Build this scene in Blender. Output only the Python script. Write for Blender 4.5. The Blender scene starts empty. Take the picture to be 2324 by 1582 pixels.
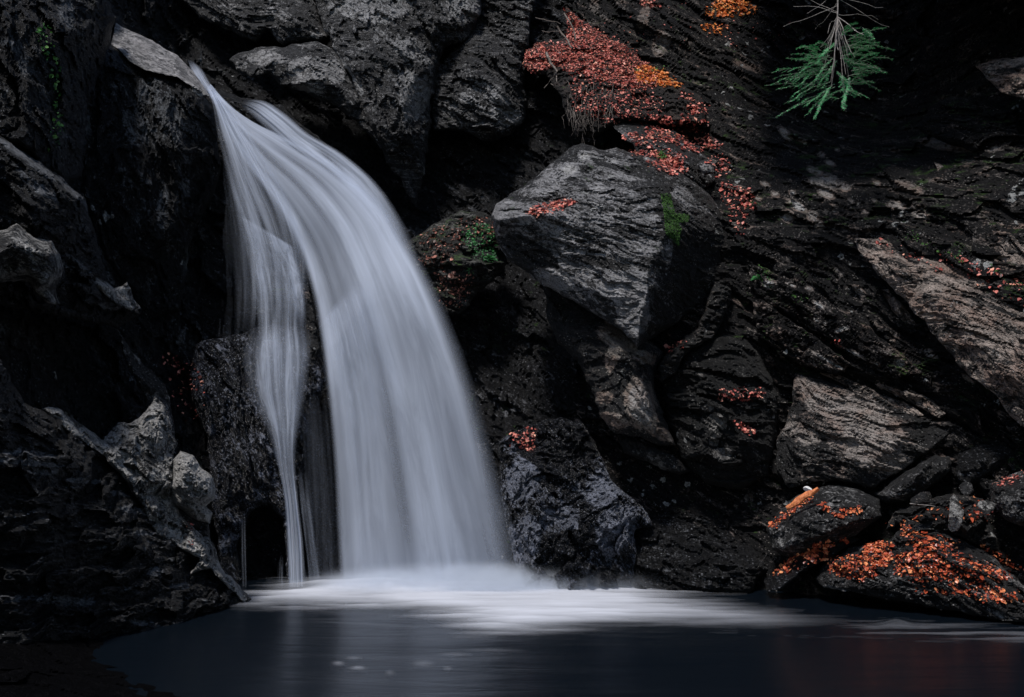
import bpy, math, random
import numpy as np
from mathutils import Vector, Matrix
from mathutils.geometry import delaunay_2d_cdt
from mathutils.bvhtree import BVHTree

R = math.radians
sc = bpy.context.scene
C = sc.collection

# ------------------------------------------------------------------ camera, sky, sun, exposure
FD = 2492.0            # focal length in pixels of a 2324 px wide view of the photograph
PITCH = math.atan((1028 - 791) / FD)
CAM = np.array([0.0, 0.0, 2.0])
cam = bpy.data.cameras.new("camera")
cam.sensor_width = 36.0
cam.lens = 36.0 * FD / 2324.0
cam.clip_end = 400.0
cam_o = bpy.data.objects.new("camera", cam)
C.objects.link(cam_o)
cam_o.location = CAM
cam_o.rotation_euler = (R(90) + PITCH, 0, 0)
sc.camera = cam_o

SUN_EL, SUN_AZ = R(58), R(-152)      # azimuth from +Y towards +X
world = bpy.data.worlds.new("World")
sc.world = world
world.use_nodes = True
wn = world.node_tree
sky = wn.nodes.new("ShaderNodeTexSky")
sky.sky_type = 'NISHITA'
sky.sun_disc = False
sky.sun_elevation = SUN_EL
sky.sun_rotation = SUN_AZ
sky.altitude = 400
wn.links.new(sky.outputs[0], wn.nodes['Background'].inputs[0])
wn.nodes['Background'].inputs[1].default_value = 0.075
sd = Vector((math.sin(SUN_AZ) * math.cos(SUN_EL), math.cos(SUN_AZ) * math.cos(SUN_EL), math.sin(SUN_EL)))
sun = bpy.data.lights.new("sun", 'SUN')
sun.energy = 3.2
sun.angle = R(9)
sun.color = (1.0, 0.95, 0.91)
sun_o = bpy.data.objects.new("sun", sun)
C.objects.link(sun_o)
sun_o.location = sd * 40
sun_o.rotation_euler = sd.to_track_quat('Z', 'Y').to_euler()
sc.view_settings.view_transform = 'Standard'
sc.view_settings.look = 'None'
sc.view_settings.gamma = 1
sc.view_settings.exposure = 0.5
sc.cycles.use_denoising = True
sc.cycles.transparent_max_bounces = 24
sc.cycles.max_bounces = 6
sc.cycles.diffuse_bounces = 3
sc.cycles.volume_bounces = 2
sc.cycles.sample_clamp_indirect = 4.0

# ------------------------------------------------------------------ helpers
cp, sp = math.cos(PITCH), math.sin(PITCH)
def at(x, y, Y):
    """World point on the sight line of photo pixel (x, y) at distance Y."""
    x = np.asarray(x, float); y = np.asarray(y, float); Y = np.asarray(Y, float)
    a = (x - 1162) / FD; b = -(y - 791) / FD
    dy = cp - b * sp; dz = sp + b * cp
    return np.stack(np.broadcast_arrays(CAM[0] + a / dy * Y, CAM[1] + Y, CAM[2] + dz / dy * Y), -1)
def pix(p):
    d = p - CAM
    zc = d[..., 1] * cp + d[..., 2] * sp
    yc = -d[..., 1] * sp + d[..., 2] * cp
    return 1162 + FD * d[..., 0] / zc, 791 - FD * yc / zc
def ground(x, y, z=0.0):
    b = -(y - 791) / FD
    return at(x, y, (z - CAM[2]) / ((sp + b * cp) / (cp - b * sp)))

def h3(ix, iy, iz, s):
    ix = ix.astype(np.int64); iy = iy.astype(np.int64); iz = iz.astype(np.int64)
    n = (ix * 374761393 + iy * 668265263 + iz * 2147483647 + s * 1274126177) & 0xffffffff
    n = ((n ^ (n >> 13)) * 1274126177) & 0xffffffff
    n = ((n ^ (n >> 16)) * 2246822519) & 0xffffffff
    n = n ^ (n >> 15)
    return (n & 0xffffff) / float(0xffffff)
def vnoise(q, s=0):
    i = np.floor(q); f = q - i; f = f * f * (3 - 2 * f)
    r = 0
    for a in (0, 1):
        for b in (0, 1):
            for c in (0, 1):
                w = (f[..., 0] if a else 1 - f[..., 0]) * (f[..., 1] if b else 1 - f[..., 1]) * (f[..., 2] if c else 1 - f[..., 2])
                r = r + w * h3(i[..., 0] + a, i[..., 1] + b, i[..., 2] + c, s)
    return r * 2 - 1
def fbm(q, o=4, s=0, g=0.5):
    r = 0; a = 1.0; t = 0
    for k in range(o):
        r = r + a * vnoise(q * (2.03 ** k) + 17.3 * k, s + k); t += a; a *= g
    return r / t
def cells(q, s=0):
    """Broken blocks: each cell gets its own offset and its own tilted face."""
    i = np.floor(q)
    best = np.full(q.shape[:-1], 9e9); val = np.zeros(q.shape[:-1])
    for a in (-1, 0, 1):
        for b in (-1, 0, 1):
            for c in (-1, 0, 1):
                X, Y, Z = i[..., 0] + a, i[..., 1] + b, i[..., 2] + c
                dx = X + h3(X, Y, Z, s) - q[..., 0]
                dy = Y + h3(X, Y, Z, s + 1) - q[..., 1]
                dz = Z + h3(X, Y, Z, s + 2) - q[..., 2]
                d = dx * dx + dy * dy + dz * dz
                m = d < best
                v = (h3(X, Y, Z, s + 3) * 2 - 1) + (h3(X, Y, Z, s + 4) - .5) * 1.6 * dx + (h3(X, Y, Z, s + 5) - .5) * 1.6 * dz
                best = np.where(m, d, best); val = np.where(m, v, val)
    return val

def dense(F, d, lim=.015):
    """Only the faces where there is any water."""
    return F[np.asarray(d).ravel()[F].max(1) > lim]
def mesh_np(name, V, F, mat=None, smooth=False, uv=None, attrs=None, origin=None, link=True):
    V = np.asarray(V, np.float32); F = np.asarray(F, np.int32)
    if attrs and 'dens' in attrs:
        F = dense(F, attrs['dens']); used = np.unique(F); rm = -np.ones(len(V), int); rm[used] = np.arange(len(used))
        V = V[used]; F = rm[F].astype(np.int32); uv = np.asarray(uv)[used]; attrs = {'dens': np.asarray(attrs['dens'])[used]}
    o0 = np.zeros(3, np.float32) if origin is None else np.asarray(origin, np.float32)
    me = bpy.data.meshes.new(name)
    n, k = F.shape
    me.vertices.add(len(V)); me.loops.add(n * k); me.polygons.add(n)
    me.vertices.foreach_set("co", (V - o0).ravel())
    me.polygons.foreach_set("loop_start", np.arange(0, n * k, k, dtype=np.int32))
    me.polygons.foreach_set("loop_total", np.full(n, k, np.int32))
    me.loops.foreach_set("vertex_index", F.ravel())
    me.polygons.foreach_set("use_smooth", np.full(n, smooth, bool))
    if uv is not None:
        l = me.uv_layers.new(name="UVMap")
        l.data.foreach_set("uv", np.asarray(uv, np.float32)[F.ravel()].ravel())
    for kk, vv in (attrs or {}).items():
        a = me.attributes.new(kk, 'FLOAT', 'POINT')
        a.data.foreach_set("value", np.asarray(vv, np.float32))
    me.update(); me.validate()
    if mat: me.materials.append(mat)
    ob = bpy.data.objects.new(name, me)
    ob.location = [float(t) for t in o0]
    if link: C.objects.link(ob)
    return ob
def tag(o, label=None, cat=None, group=None, kind=None):
    if label: o['label'] = label
    if cat: o['category'] = cat
    if group: o['group'] = group
    if kind: o['kind'] = kind
    return o
def parent(ch, pa):
    ch.parent = pa
    ch.location = Vector(ch.location) - Vector(pa.location)
    return ch
def empty(name, loc):
    o = bpy.data.objects.new(name, None)
    o.location = [float(t) for t in loc]
    C.objects.link(o); return o

# ------------------------------------------------------------------ materials
def mat_new(name):
    m = bpy.data.materials.new(name); m.use_nodes = True
    nt = m.node_tree
    return m, nt, nt.nodes['Principled BSDF'], nt.nodes['Material Output']
class G:
    def __init__(s, nt): s.nt = nt
    def n(s, t, **kw):
        x = s.nt.nodes.new(t)
        for k, v in kw.items(): setattr(x, k, v)
        return x
    def l(s, a, b): s.nt.links.new(a, b)
    def inp(s, sock, v):
        if isinstance(v, (int, float)): sock.default_value = v
        elif isinstance(v, tuple): sock.default_value = v
        else: s.l(v, sock)
    def math(s, op, a, b=0.0, clamp=False):
        x = s.n("ShaderNodeMath", operation=op, use_clamp=clamp)
        s.inp(x.inputs[0], a); s.inp(x.inputs[1], b); return x.outputs[0]
    def noise(s, vec, scale, detail=4, rough=.55, dist=0.0):
        x = s.n("ShaderNodeTexNoise"); s.l(vec, x.inputs['Vector'])
        x.inputs['Scale'].default_value = scale; x.inputs['Detail'].default_value = detail
        x.inputs['Roughness'].default_value = rough; x.inputs['Distortion'].default_value = dist
        return x.outputs['Fac']
    def step(s, v, a, b):
        x = s.n("ShaderNodeMapRange", interpolation_type='SMOOTHSTEP')
        s.inp(x.inputs['Value'], v); x.inputs['From Min'].default_value = a; x.inputs['From Max'].default_value = b
        return x.outputs[0]
    def mix(s, f, a, b):
        x = s.n("ShaderNodeMix", data_type='RGBA'); s.inp(x.inputs[0], f)
        s.inp(x.inputs[6], a if not isinstance(a, tuple) else a + (1,) if len(a) == 3 else a)
        s.inp(x.inputs[7], b if not isinstance(b, tuple) else b + (1,) if len(b) == 3 else b)
        return x.outputs[2]
    def mapping(s, vec, rot=(0, 0, 0), scale=(1, 1, 1), loc=(0, 0, 0)):
        x = s.n("ShaderNodeMapping"); s.l(vec, x.inputs[0])
        x.inputs['Rotation'].default_value = rot; x.inputs['Scale'].default_value = scale; x.inputs['Location'].default_value = loc
        return x.outputs[0]

def rock_mat(name, theta=20, dark=(.020, .021, .024), light=(.16, .16, .17), amt=.5, scale=1.0, rough=.6,
             lichen=0.0, moss=0.0, warm=0.0, stretch=4.0, seed=0, bump=1.0, vein=0.0, spec=.38, grains=.7):
    m, nt, P, out = mat_new(name); g = G(nt)
    pos = g.n("ShaderNodeNewGeometry")
    p0 = g.mapping(pos.outputs['Position'], loc=(seed * 3.1, seed * 1.7, seed * 2.3))
    r = g.mapping(p0, rot=(0, -R(theta), 0))
    st = g.mapping(r, scale=(1, 1, stretch))
    big = g.noise(st, 1.1 * scale, 8, .68, .4)
    mid = g.noise(st, 7.0 * scale, 7, .7, .2)
    fine = g.noise(p0, 38, 3, .7)
    speck = g.noise(p0, 14, 6, .75)
    v = g.math('ADD', g.math('MULTIPLY', big, .50), g.math('MULTIPLY', mid, .27))
    v = g.math('ADD', v, g.math('MULTIPLY', speck, .33))
    pale = g.n("ShaderNodeAttribute", attribute_name="pale").outputs['Fac']   # bare or lichened patches, plus painted light and shade
    v = g.math('ADD', v, g.math('MULTIPLY', pale, .22))
    c = .62 - .12 * amt
    mask = g.step(v, c - .015, c + .05)
    mask = g.math('MULTIPLY', mask, g.step(fine, .28, .52))
    tone = g.noise(p0, 3.0, 5, .6)
    lt = g.mix(g.step(tone, .4, .62), tuple(t * .62 for t in light), light)
    if warm:
        wn_ = g.math('MULTIPLY', g.step(g.noise(p0, 2.3, 4, .6), .42, .62), warm)
        lt = g.mix(wn_, lt, (.25, .165, .13))
    lt = g.mix(g.step(g.math('ADD', pale, g.math('MULTIPLY', speck, .5)), 1.2, 1.5), lt, tuple(min(.42, t * 1.7 + .03) for t in light))
    dk = g.mix(g.step(speck, .4, .65), tuple(t * .45 for t in dark), tuple(t * 1.35 for t in dark))
    col = g.mix(mask, dk, lt)
    # cracks running with the strata
    vo = g.n("ShaderNodeTexVoronoi", feature='DISTANCE_TO_EDGE')
    wob = g.n("ShaderNodeVectorMath", operation='ADD')
    nz = g.n("ShaderNodeTexNoise"); nz.inputs['Scale'].default_value = 3.0; nz.inputs['Detail'].default_value = 5
    g.l(st, nz.inputs['Vector'])
    sc_ = g.n("ShaderNodeVectorMath", operation='SCALE'); g.l(nz.outputs['Color'], sc_.inputs[0]); sc_.inputs['Scale'].default_value = 1.1
    g.l(st, wob.inputs[0]); g.l(sc_.outputs[0], wob.inputs[1])
    g.l(wob.outputs[0], vo.inputs['Vector']); vo.inputs['Scale'].default_value = 2.2 * scale
    crack = g.step(vo.outputs['Distance'], 0.0, .055)
    col = g.mix(g.math('MULTIPLY', g.math('SUBTRACT', 1.0, crack), .8), col, (.006, .006, .007))
    if lichen:
        vl = g.n("ShaderNodeTexVoronoi", feature='F1')
        wl = g.n("ShaderNodeVectorMath", operation='ADD')
        n2 = g.n("ShaderNodeTexNoise"); n2.inputs['Scale'].default_value = 16; n2.inputs['Detail'].default_value = 4; g.l(p0, n2.inputs['Vector'])
        s2 = g.n("ShaderNodeVectorMath", operation='SCALE'); g.l(n2.outputs['Color'], s2.inputs[0]); s2.inputs['Scale'].default_value = .16
        g.l(p0, wl.inputs[0]); g.l(s2.outputs[0], wl.inputs[1]); g.l(wl.outputs[0], vl.inputs['Vector'])
        vl.inputs['Scale'].default_value = 4.2; vl.inputs['Randomness'].default_value = 1
        spread = g.noise(p0, .9, 3, .6)
        rad = g.math('MULTIPLY', g.step(spread, .56 - .16 * lichen, .8), .42)
        lm = g.math('SUBTRACT', rad, vl.outputs['Distance'])
        lm = g.math('MULTIPLY', g.step(lm, 0.0, .05), g.step(fine, .25, .5))
        col = g.mix(lm, col, (.33, .34, .34))
    if vein:
        vn = g.noise(g.mapping(p0, rot=(0, -R(theta + 35), 0), scale=(.35, 1, 6)), 1.6, 5, .6, .6)
        vm = g.math('SUBTRACT', 1.0, g.step(g.math('ABSOLUTE', g.math('SUBTRACT', vn, .5)), 0.0, .012))
        col = g.mix(g.math('MULTIPLY', vm, vein), col, (.34, .34, .35))
    # mineral grains and wet glints, both painted as pale chips in drifts
    vs_ = g.n("ShaderNodeTexVoronoi", feature='F1'); g.l(g.mapping(r, scale=(1, 1, 1 + stretch * .35)), vs_.inputs['Vector'])
    vs_.inputs['Scale'].default_value = 25.0
    drift = g.step(g.noise(st, 1.7, 5, .65), .46 - .1 * grains, .62)
    gm = g.math('MULTIPLY', g.step(vs_.outputs['Distance'], .40, .22), drift)
    hs = g.n("ShaderNodeSeparateColor"); g.l(vs_.outputs['Color'], hs.inputs[0])
    gm = g.math('MULTIPLY', gm, g.step(hs.outputs[0], .86 - .22 * grains, .9 - .2 * grains))
    col = g.mix(g.math('MULTIPLY', gm, .85), col, tuple(min(.4, t * 1.25 + .05) for t in light))
    if moss:
        mn = g.noise(p0, 2.6, 6, .7)
        sep = g.n("ShaderNodeSeparateXYZ"); g.l(pos.outputs['Normal'], sep.inputs[0])
        mm = g.math('ADD', g.math('MULTIPLY', mn, 1.0), g.math('MULTIPLY', sep.outputs[2], .16))
        mm = g.math('MULTIPLY', g.step(mm, .78 - .25 * moss, .86 - .2 * moss), g.step(fine, .2, .55))
        col = g.mix(mm, col, g.mix(speck, (.012, .035, .008), (.045, .085, .018)))
    g.l(col, P.inputs['Base Color'])
    rg = g.math('ADD', rough - .12, g.math('MULTIPLY', mid, .3))
    g.l(rg, P.inputs['Roughness'])
    P.inputs['Specular IOR Level'].default_value = spec
    hgt = g.math('ADD', g.math('MULTIPLY', mid, .6), g.math('MULTIPLY', fine, .22))
    hgt = g.math('ADD', hgt, g.math('MULTIPLY', speck, .5))
    hgt = g.math('ADD', hgt, g.math('MULTIPLY', crack, .35))
    b = g.n("ShaderNodeBump"); g.l(hgt, b.inputs['Height'])
    b.inputs['Strength'].default_value = .1 * 10 * bump; b.inputs['Distance'].default_value = .13
    g.l(b.outputs[0], P.inputs['Normal'])
    return m

def leaf_mat(name, cols, rough=.5, trans=.25):
    m, nt, P, out = mat_new(name); g = G(nt)
    at_ = g.n("ShaderNodeAttribute", attribute_name="tone")
    cr = g.n("ShaderNodeValToRGB"); cr.color_ramp.interpolation = 'LINEAR'
    e = cr.color_ramp.elements
    while len(e) < len(cols): e.new(.5)
    for i, c in enumerate(cols):
        e[i].position = i / (len(cols) - 1); e[i].color = c + (1,)
    g.l(at_.outputs['Fac'], cr.inputs[0]); g.l(cr.outputs[0], P.inputs['Base Color'])
    P.inputs['Roughness'].default_value = rough
    tr = g.n("ShaderNodeBsdfTranslucent"); g.l(cr.outputs[0], tr.inputs[0])
    mx = g.n("ShaderNodeMixShader"); mx.inputs[0].default_value = trans
    g.l(P.outputs[0], mx.inputs[1]); g.l(tr.outputs[0], mx.inputs[2]); g.l(mx.outputs[0], out.inputs[0])
    return m

# ------------------------------------------------------------------ rock builder
def S(s):
    return [tuple(float(t) for t in q.split()) for q in s.replace('\n', ';').split(';') if q.strip()]

def strata_disp(p, theta=20, A=(.12, .04, .02), size=(.9, .7, .22), seed=0):
    """Depth offset of broken, layered schist at world points p."""
    c, s_ = math.cos(R(theta)), math.sin(R(theta))
    w = np.stack([fbm(p * .8, 3, seed + 50), fbm(p * .8, 3, seed + 60), fbm(p * .8, 3, seed + 70)], -1) * .4
    pw = p + w
    a = pw[..., 0] * c - pw[..., 2] * s_
    h = pw[..., 0] * s_ + pw[..., 2] * c - .08 * pw[..., 1]
    q = np.stack([a / size[0], pw[..., 1] / size[1], h / size[2]], -1)
    d = A[0] * cells(q, seed) + A[1] * cells(q * 2.9 + 5.1, seed + 9)
    d = d + A[1] * .45 * cells(q * np.array([6.1, 6.1, 5.0]), seed + 19)
    d = d + A[2] * (fbm(p * 5, 5, seed + 3, .6) + .6 * fbm(q * np.array([1.2, 1, 7.]), 3, seed + 5, .6))
    return d

CHIPS = """1782 303 20 8 45 1;1821 319 12 5 10 1;1864 351 8 5 0 1;1884 370 12 6 20 1;1849 388 18 8 20 1;1877 415 28 18 10 1;1850 412 14 10 0 1;1874 439 22 8 25 1;1918 423 12 10 30 1;1808 467 24 10 30 1
1787 490 16 13 20 1;1844 490 14 11 30 1;1858 508 14 8 30 1;2034 466 22 9 10 1;2090 490 18 8 20 1;2062 424 34 12 20 .7;2251 337 16 8 0 1;1798 438 8 5 0 1;1737 418 12 5 20 1;1990 416 8 5 0 1;1898 613 6 5 0 1;1910 623 6 5 0 1
1950 659 16 6 40 1;1795 646 12 3 25 1;1858 692 14 5 30 1;1851 726 12 3 25 1;2043 705 28 8 45 1;1904 751 9 5 0 1;1915 745 14 5 0 1;2024 777 7 5 0 1;2036 761 8 5 0 1;1917 794 22 5 35 1;1946 807 22 5 35 1;1986 826 12 5 20 1
2043 825 12 11 0 1;1887 823 52 4 30 1;2114 807 26 9 45 1;2196 860 18 5 40 1;1745 645 18 10 10 .9;1838 655 10 6 0 .8;2150 330 60 12 10 .8;2170 260 40 20 0 .6;1591 848 10 14 0 .9;1640 1050 30 14 0 .8;1700 1130 10 10 0 .6
1500 100 16 30 20 .8;1460 40 12 26 20 .7;1350 10 10 20 0 .6;1700 150 40 10 20 .45;1760 440 10 5 20 1;1720 450 8 4 20 1;1900 340 5 4 0 1;1960 480 8 4 20 1;1985 455 7 4 20 .9;1930 460 6 4 0 .9"""
def patches(x, y, spec):
    """Bare, dry or lichened patches of a rock, and painted lit or shaded ones: centre, radii, tilt and strength of each."""
    r = np.zeros(x.shape)
    for cx, cy, a, b, rot, w in S(spec):
        c, s_ = math.cos(R(rot)), math.sin(R(rot))
        u = ((x - cx) * c + (y - cy) * s_) / a; v = (-(x - cx) * s_ + (y - cy) * c) / b
        d = np.sqrt(u * u + v * v)
        t = np.clip((1.35 - d) / .7, 0, 1)
        t = t * t * (3 - 2 * t) * w * (1.4 if spec is CHIPS else 1)
        r = np.where(np.abs(t) > np.abs(r), t, r)
    return r
def relief(name, outline, inner="", Y=16.0, mat=None, step=3.6, thick=1.2, rim=.25, rimw=16, jag=5.0,
           theta=20, A=(.10, .04, .02), size=(.9, .7, .22), seed=1, smooth=False, pale=''):
    """A solid rock: traced outline, faceted front through points of known depth, broken surface, closed back."""
    ol = [(q[0], q[1], q[2] if len(q) > 2 else Y) for q in S(outline)]
    inn = [(q[0], q[1], q[2]) for q in S(inner)]
    # facet the control points
    vs = [Vector(q[:2]) for q in ol + inn]; dep = [q[2] for q in ol + inn]
    n = len(ol)
    ov, oe, of, ovi, _, _ = delaunay_2d_cdt(vs, [(i, (i + 1) % n) for i in range(n)], [], 1, 1e-4)
    od = [dep[i[0]] if i else Y for i in ovi]
    # ragged outline
    P = []
    for i in range(n):
        a, b = np.array(ol[i][:2]), np.array(ol[(i + 1) % n][:2])
        k = max(1, int(np.linalg.norm(b - a) / 5))
        for t in range(k): P.append(a + (b - a) * t / k)
    P = np.array(P)
    q = np.column_stack([P / 34., np.full(len(P), seed * 1.37)])
    P[:, 0] += jag * (fbm(q, 5, seed, .62)) * 2
    P[:, 1] += jag * (fbm(q + 40, 5, seed + 7, .62)) * 2
    x0, y0 = P.min(0) - step * 2; x1, y1 = P.max(0) + step * 2
    gx = np.arange(x0, x1 + step, step); gy = np.arange(y0, y1 + step, step)
    X, Yg = np.meshgrid(gx, gy)
    ins = np.zeros(X.shape, bool); dist = np.full(X.shape, 1e9); nx = X.copy(); ny = Yg.copy()
    m = len(P)
    for i in range(m):
        ax, ay = P[i]; bx, by = P[(i + 1) % m]
        if ay != by:
            cr = ((ay > Yg) != (by > Yg)) & (X < (bx - ax) * (Yg - ay) / (by - ay) + ax)
            ins ^= cr
        ex, ey = bx - ax, by - ay
        L = ex * ex + ey * ey + 1e-9
        # only the neighbourhood of the segment matters
        t = np.clip(((X - ax) * ex + (Yg - ay) * ey) / L, 0, 1)
        cx, cy = ax + t * ex, ay + t * ey
        d = (X - cx) ** 2 + (Yg - cy) ** 2
        mm = d < dist
        dist = np.where(mm, d, dist); nx = np.where(mm, cx, nx); ny = np.where(mm, cy, ny)
    dist = np.sqrt(dist)
    use = ins.copy()
    for dy in (-1, 0, 1):
        for dx in (-1, 0, 1):
            use |= np.roll(np.roll(ins, dy, 0), dx, 1)
    edge = use & ~ins
    X = np.where(edge, nx, X); Yg = np.where(edge, ny, Yg); dist = np.where(edge, 0, dist)
    # front depth from the facets, nearest facet outside them
    D = np.full(X.shape, np.nan)
    for f in of:
        (ax, ay), (bx, by), (cx, cy) = [ov[k] for k in f]
        det = (by - cy) * (ax - cx) + (cx - bx) * (ay - cy)
        if abs(det) < 1e-6: continue
        l1 = ((by - cy) * (X - cx) + (cx - bx) * (Yg - cy)) / det
        l2 = ((cy - ay) * (X - cx) + (ax - cx) * (Yg - cy)) / det
        l3 = 1 - l1 - l2
        k = (l1 > -.001) & (l2 > -.001) & (l3 > -.001)
        D = np.where(k, l1 * od[f[0]] + l2 * od[f[1]] + l3 * od[f[2]], D)
    bad = np.isnan(D)
    if bad.any():
        oa = np.array(ol)
        k = np.argmin((X[bad][:, None] - oa[None, :, 0]) ** 2 + (Yg[bad][:, None] - oa[None, :, 1]) ** 2, 1) if len(oa) else 0
        D[bad] = oa[k, 2]
        for _ in range(3):
            Dm = (np.roll(D, 1, 0) + np.roll(D, -1, 0) + np.roll(D, 1, 1) + np.roll(D, -1, 1)) / 4
            D = np.where(bad, Dm, D)
    t = np.clip(dist / rimw, 0, 1)
    rnd = 1 - np.sqrt(np.clip(1 - (1 - t) ** 2, 0, 1))
    idx = -np.ones(X.shape, int); idx[use] = np.arange(use.sum())
    xs, ys, Ds, rs, ts = X[use], Yg[use], D[use], rnd[use], t[use]
    pf = at(xs, ys, Ds)
    dsp = strata_disp(pf, theta, A, size, seed)
    front = at(xs, ys, Ds + rim * rs + dsp * (.35 + .65 * ts))
    front += np.stack([fbm(pf * 4, 3, seed + 80), fbm(pf * 4, 3, seed + 81), fbm(pf * 4, 3, seed + 82)], -1) * .02 * ts[:, None]
    tb = np.clip(dist[use] / (rimw * 3), 0, 1)
    back = at(xs, ys, Ds + rim * rs + dsp * .35 + thick * np.sqrt(tb) * (tb > 0) + 0.0)
    q = use[:-1, :-1] & use[1:, :-1] & use[:-1, 1:] & use[1:, 1:]
    q &= ins[:-1, :-1] | ins[1:, :-1] | ins[:-1, 1:] | ins[1:, 1:]
    a, b, c, d = idx[:-1, :-1][q], idx[1:, :-1][q], idx[1:, 1:][q], idx[:-1, 1:][q]
    Ff = np.stack([a, b, c, d], -1)
    # the back shares the outline vertices with the front
    eflag = edge[use]
    N = len(xs)
    bi = np.where(eflag, np.arange(N), N + np.cumsum(~eflag) - 1)
    Fb = bi[Ff[:, ::-1]]
    V = np.vstack([front, back[~eflag]])
    F = np.vstack([Ff, Fb])
    used = np.unique(F); rm = -np.ones(len(V), int); rm[used] = np.arange(len(used))
    V = V[used]; F = rm[F]
    org = np.array([V[:, 0].mean(), V[:, 1].mean(), V[:, 2].min()])
    px, py = pix(V)
    return mesh_np(name, V, F, mat, smooth, origin=org, attrs={'pale': patches(px, py, pale)})

def tps(pts):
    P = np.array(pts, float); n = len(P); q = P[:, :2] / 500.
    def U(r2): return r2 * np.log(r2 + 1e-12) * .5
    K = U(((q[:, None] - q[None]) ** 2).sum(-1)) + np.eye(n) * .01
    M = np.zeros((n + 3, n + 3)); M[:n, :n] = K; M[:n, n] = 1; M[:n, n + 1:] = q; M[n, :n] = 1; M[n + 1:, :n] = q.T
    w = np.linalg.solve(M, np.concatenate([P[:, 2], [0, 0, 0]]))
    def f(x, y):
        x = np.asarray(x, float) / 500.; y = np.asarray(y, float) / 500.
        r = w[n] + w[n + 1] * x + w[n + 2] * y
        for i in range(n): r = r + w[i] * U((x - q[i, 0]) ** 2 + (y - q[i, 1]) ** 2)
        return r
    return f

# ------------------------------------------------------------------ the gorge: bedrock walls
M_back = rock_mat('wet_schist', 30, (.007, .0075, .009), (.15, .155, .17), .12, 1.3, .45, lichen=.1, moss=.25, seed=1, spec=.22, stretch=2.5)
M_right = rock_mat('shaded_schist', 33, (.006, .006, .007), (.20, .18, .168), .2, 1.2, .6, lichen=.9, moss=.4, warm=.5, seed=2, spec=.2)  # shade of the right wall's recess put into the low base colour
M_left = rock_mat('dark_schist', 60, (.007, .0075, .009), (.14, .15, .165), .15, 1.3, .42, lichen=.15, seed=3, spec=.25, stretch=2.5)
cliff_pts = [(-300, -300, 13), (-300, 300, 12.0), (-300, 800, 11.2), (-300, 1500, 9.5), (0, -300, 15), (0, 200, 14.5), (0, 600, 13.6), (0, 900, 13.4), (0, 1300, 12.0), (0, 1600, 11),
 (250, -200, 18), (250, 200, 17.5), (250, 500, 17.3), (250, 800, 16.8), (250, 1000, 16.2), (300, 1400, 14.5), (400, -200, 21), (430, 60, 21.5), (450, 500, 19.0), (480, 900, 18.4), (520, 1100, 18), (560, 1330, 17.6),
 (600, -200, 22), (600, 100, 21.2), (800, 200, 20.8), (800, 600, 19.6), (850, 1000, 19.2), (850, 1400, 18.3), (950, 400, 20.8), (1050, 700, 19.8), (1150, 1100, 18.2), (1200, 1360, 17.2),
 (1200, -250, 22.5), (1200, 100, 21), (1400, 250, 20.3), (1550, 100, 21), (1700, -200, 23), (1750, 200, 21), (1950, 150, 22), (2000, 280, 20.5), (2150, 100, 19.8), (2400, -200, 18), (2400, 200, 15.9),
 (1400, 600, 18.2), (1600, 450, 18.3), (1800, 450, 17.6), (2000, 350, 18.0), (2200, 400, 16.2), (2400, 550, 14.4), (1700, 750, 17.4), (1900, 800, 16.4), (2100, 800, 15.6), (2400, 900, 13.9),
 (1400, 1000, 17.8), (1600, 1100, 17.3), (1800, 1100, 16.7), (2000, 1100, 15.9), (2400, 1150, 13.9), (1600, 1360, 16.6), (1900, 1370, 15.6), (2400, 1430, 13.0), (2700, 1400, 11), (2700, 500, 12), (2700, -200, 14),
 (1300, 1500, 16.5), (2000, 1500, 14.6), (300, 1560, 13.6)]
cliff_f = tps(cliff_pts)
def cliff_piece(name, xa, xb, ya, yb, mat, theta, seed, step, A, size=(1.0, .8, .25), pale=''):
    gx = np.arange(xa, xb + step, step); gy = np.arange(ya, yb + step, step)
    X, Yg = np.meshgrid(gx, gy)
    D = cliff_f(X, Yg)
    if xa < 0: D = D + .024 * np.clip(-40 - Yg, 0, None)      # above the picture the left rim falls back as a slope
    p = at(X, Yg, D)
    D = D + strata_disp(p, theta, A, size, seed) + .22 * fbm(p * .55, 3, seed + 31)
    V = at(X, Yg, D).reshape(-1, 3)
    h, w = X.shape
    i = np.arange(h * w).reshape(h, w)
    F = np.stack([i[:-1, :-1].ravel(), i[1:, :-1].ravel(), i[1:, 1:].ravel(), i[:-1, 1:].ravel()], -1)
    return tag(mesh_np(name, V, F, mat, attrs={'pale': patches(X.ravel(), Yg.ravel(), pale)}), kind='structure')
cliff_piece('cliff_left', -420, 462, -330, 1640, M_left, 65, 101, 5, (.20, .07, .04), pale="200 260 14 50 0 .5;240 330 12 60 5 .5;255 400 10 10 0 .9;282 470 12 14 0 .8;262 445 12 10 0 .6;230 350 10 40 0 .5;180 500 20 30 0 .4;340 640 30 30 0 .3;300 560 14 50 0 .4")
cliff_piece('cliff_back', 458, 1304, -330, 1500, M_back, 40, 102, 5, (.16, .05, .03))
cliff_piece('cliff_right', 1300, 2760, -330, 1560, M_right, 33, 103, 4, (.13, .05, .04), (1.5, .9, .26), pale=CHIPS)

# unseen overhang added above the picture on the right to shade the recess
tag(relief('cliff_shade_overhang', "1600 -330 15.8; 1680 -120 16.2; 1900 -150 15.6; 2120 -110 15.2; 2300 -60 15; 2500 -120 14.8; 2600 -500 14.6; 2400 -800 14.6; 1800 -800 15.6; 1560 -600 16",
           "1900 -400 15.0; 2200 -350 14.4", Y=15.5, mat=M_right, theta=33, seed=301, A=(.16, .06, .025), step=9, thick=6, rim=.4, rimw=30), kind='structure')

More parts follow.
